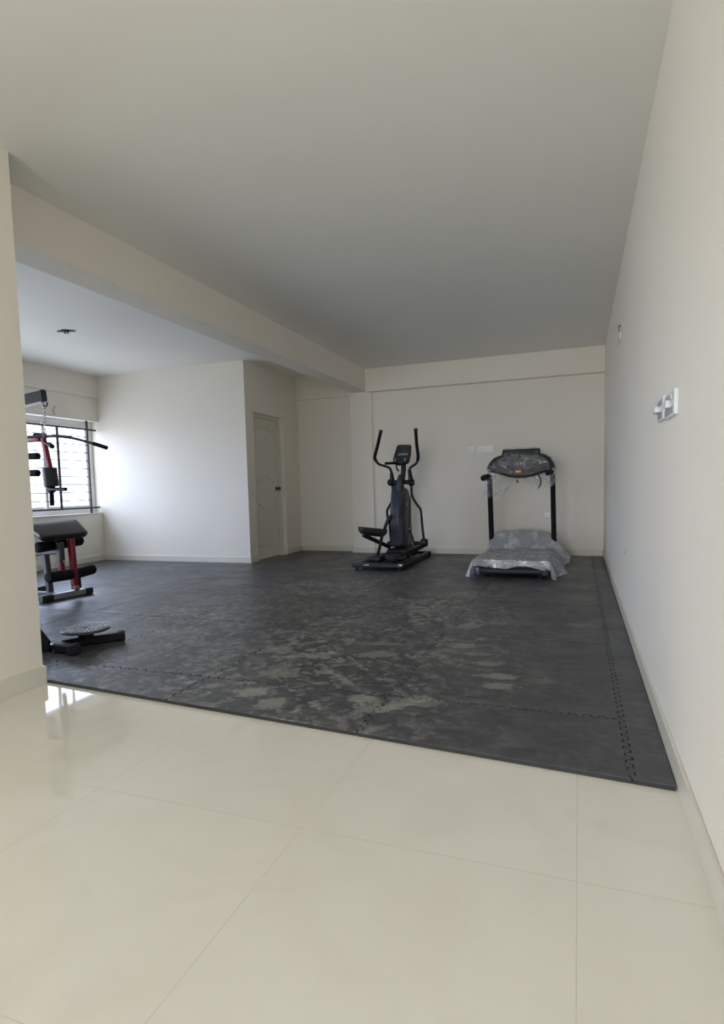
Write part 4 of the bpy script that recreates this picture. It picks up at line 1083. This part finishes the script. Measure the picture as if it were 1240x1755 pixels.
# front beam under the disc to the far foot, near foot, and the spine going back behind the wall
mb = MB(); mb.bar(Vector((dc.x-.10, dc.y-.12, MH+.035)), f1, .07, .06); mb.build('far_foot_beam', m_black, tw, bevel=.004)
mb = MB(); mb.box(f1+Vector((-.022, -.012, .005)), (.05, .078, .066), rotm(0, 0, math.atan2(f1.y-dc.y, f1.x-dc.x)), .006); mb.build('foot_cap', m_blackp, tw)
nb = at(84, 1106, 'Z', MH+.035)
mb = MB(); mb.bar(nb + (nb-f2)*.4, f2, .07, .06); mb.build('near_foot_beam', m_black, tw, bevel=.004)
mb = MB(); mb.box(f2+Vector((-.018, 0, .004)), (.05, .078, .066), None, .006); mb.build('foot_cap', m_blackp, tw)
mb = MB(); mb.bar(Vector((dc.x-.12, dc.y-.16, MH+.032)), nb+(nb-f2)*.3, .07, .055); mb.build('cross_beam', m_black, tw, bevel=.004)
# gusset plate and upright post, mostly hidden behind the near wall
g0 = at(88, 1110, 'Y', nb.y-.03); g1 = at(66, 1072, 'Y', nb.y-.03)
poly = [(g0.x+.005, MH+.015), (g0.x, MH+.075), (g1.x-.0, g1.z), (g1.x-.10, g1.z+.15), (g1.x-.34, g1.z+.15), (g1.x-.34, MH+.015)]
mb = MB(); mb.prism(poly, 'Y', nb.y-.055, nb.y-.03); mb.build('gusset_plate', m_black, tw, smooth=False, bevel=.003)
mb = MB(); mb.bar((g1.x-.36, nb.y-.04, MH+.02), (g1.x-.60, nb.y-.04, 1.15), .06, .06, up=(0, 1, 0)); mb.build('upright_post', m_black, tw, bevel=.004)
mb = MB(); mb.tube([(g1.x-.60, nb.y-.24, 1.15), (g1.x-.60, nb.y+.16, 1.15)], .016, 12, smooth=False); mb.build('handlebar', m_foam, tw)
mb = MB(); mb.lathe(at(93.5, 1115.5, 'Y', nb.y-.035), [(0, 0), (.011, 0), (.011, .010), (0, .013)], 12, rotm(math.pi/2, 0, 0)); mb.lathe(at(89, 1105, 'Z', MH+.066), [(0, 0), (.012, 0), (.010, .008), (0, .010)], 12); mb.build('bolt', m_chrome, tw)

# ------------------------------------------------------------------ sockets, switches, loose wires
def plate_back(u0, u1, vc, hgt, label, holes, name='wall_socket', sw=()):
    a, b_ = at(u0, vc, 'Y', YB), at(u1, vc, 'Y', YB); z = (a.z+b_.z)/2
    t_ = thing(name, label, 'wall socket', ((a.x+b_.x)/2, YB, z-hgt/2))
    MB().b(a.x, b_.x, YB-.013, YB, z-hgt/2, z+hgt/2, .003).build('cover_plate', m_plate, t_)
    for f_ in holes:
        x = a.x+(b_.x-a.x)*f_
        mb = MB()
        for dx, dz in ((0, .014), (-.011, -.008), (.011, -.008)): mb.b(x+dx-.003, x+dx+.003, YB-.0150, YB-.012, z+dz-.003, z+dz+.003)
        mb.build('socket_holes', m_dark, t_, smooth=False)
    for f_ in sw:
        x = a.x+(b_.x-a.x)*f_
        mb = MB(); mb.b(x-.012, x+.012, YB-.018, YB-.012, z-.024, z+.024, .002); mb.build('rocker_switch', m_plate, t_)
plate_back(802.5, 812, 770.5, .088, 'single square white socket plate, leftmost on the back wall above waist height', [.5])
plate_back(817.5, 845, 770, .088, 'wide white switch and socket plate on the back wall left of the treadmill console', [.2, .8], sw=[.42, .58])
plate_back(932, 943.5, 883.5, .085, 'low white wall socket seen between the treadmill uprights', [.3], sw=[.8])
plate_back(719, 727, 885, .085, 'low white wall socket partly hidden behind the elliptical trainer arm', [.4])

def plate_right(y0, y1, z0, z1, label, kind):
    t_ = thing('wall_socket', label, 'wall socket', (XR, (y0+y1)/2, z0))
    MB().b(XR-.014, XR, y0, y1, z0, z1, .003).build('cover_plate', m_rplate, t_)
    ym = (y0+y1)/2; zm = (z0+z1)/2
    e = .018
    MB().b(XR-.016, XR-.012, y0+e, y1-e, zm+.012, z1-.012, .001).build('upper_inset', m_switch, t_)
    MB().b(XR-.016, XR-.012, y0+e, y1-e, z0+.010, zm-.012, .001).build('lower_inset', m_switch, t_)
    if kind: 
        MB().b(XR-.030, XR-.012, ym-.035, ym+.035, zm-.014, zm+.016, .005).build('plug', m_rplate, t_)
        MB().b(XR-.022, XR-.012, y0+.03, y0+.055, zm+.010, z1-.016, .002).build('rocker_switch', m_whitegrey, t_)
    else:
        MB().b(XR-.036, XR-.012, ym-.01, ym+.075, zm-.013, zm+.012, .005).build('plug', m_rplate, t_)
plate_right(2.405, 2.655, 1.280, 1.372, 'larger white socket plate on the right wall, nearer one of the pair', True)
plate_right(2.700, 2.880, 1.292, 1.385, 'smaller white socket plate on the right wall, farther one of the pair', False)
t_ = thing('wall_socket', 'small white socket plate high on the right wall near the ceiling', 'wall socket', (XR, 5.72, 2.24))
MB().b(XR-.010, XR, 5.60, 5.84, 2.235, 2.30, .003).build('cover_plate', m_white, t_)
MB().b(XR-.014, XR-.009, 5.66, 5.76, 2.255, 2.28, .002).build('rocker_switch', m_whitegrey, t_)
mb = MB()
for y, z in ((5.80, 2.345), (5.64, 2.350)): mb.lathe((XR+.001, y, z), [(0, 0), (.016, 0), (.013, .004), (0, .004)], 14, rotm(0, -math.pi/2, 0))
mb.tube([(XR-.002, 5.64, 2.35), (XR-.012, 5.66, 2.36), (XR-.010, 5.72, 2.352), (XR-.002, 5.78, 2.345)], .003, 6)
tag(mb.build('wire_outlet', m_dark), 'pair of dark wire holes high on the right wall above a small plate', 'wire outlet')
# wire poking from the lintel over the window
p = [at(94, 696, 'X', XL+.004), at(92, 701, 'X', XL+.03), at(91.5, 705, 'X', XL+.035), at(94.5, 711, 'X', XL+.015)]
mb = MB(); mb.tube(p, .0035, 6); tag(mb.build('loose_wire', m_grey), 'thin loose wire curling from the wall above the grilled window', 'wire')
# ceiling box with wires on the left
c = at(113, 566.3, 'Z', HC)
cb = thing('ceiling_junction_box', 'small dark open junction box in the ceiling above the gym corner', 'junction box', c)
MB().lathe(c+Vector((0, 0, -.006)), [(0, 0), (.052, 0), (.052, .006), (0, .006)], 24).build('box_rim', m_black, cb)
mb = MB(); mb.bar(c+Vector((-.09, -.03, -.010)), c+Vector((.09, .035, -.010)), .035, .006); mb.build('mounting_strap', m_black, cb)
mb = MB(); mb.tube([c+Vector((0, 0, -.006)), c+Vector((.015, .01, -.03)), c+Vector((.035, 0, -.022))], .005, 8); mb.tube([c+Vector((-.01, 0, -.006)), c+Vector((-.02, .01, -.028)), c+Vector((-.04, .01, -.018))], .005, 8); mb.build('wires', m_dark, cb)
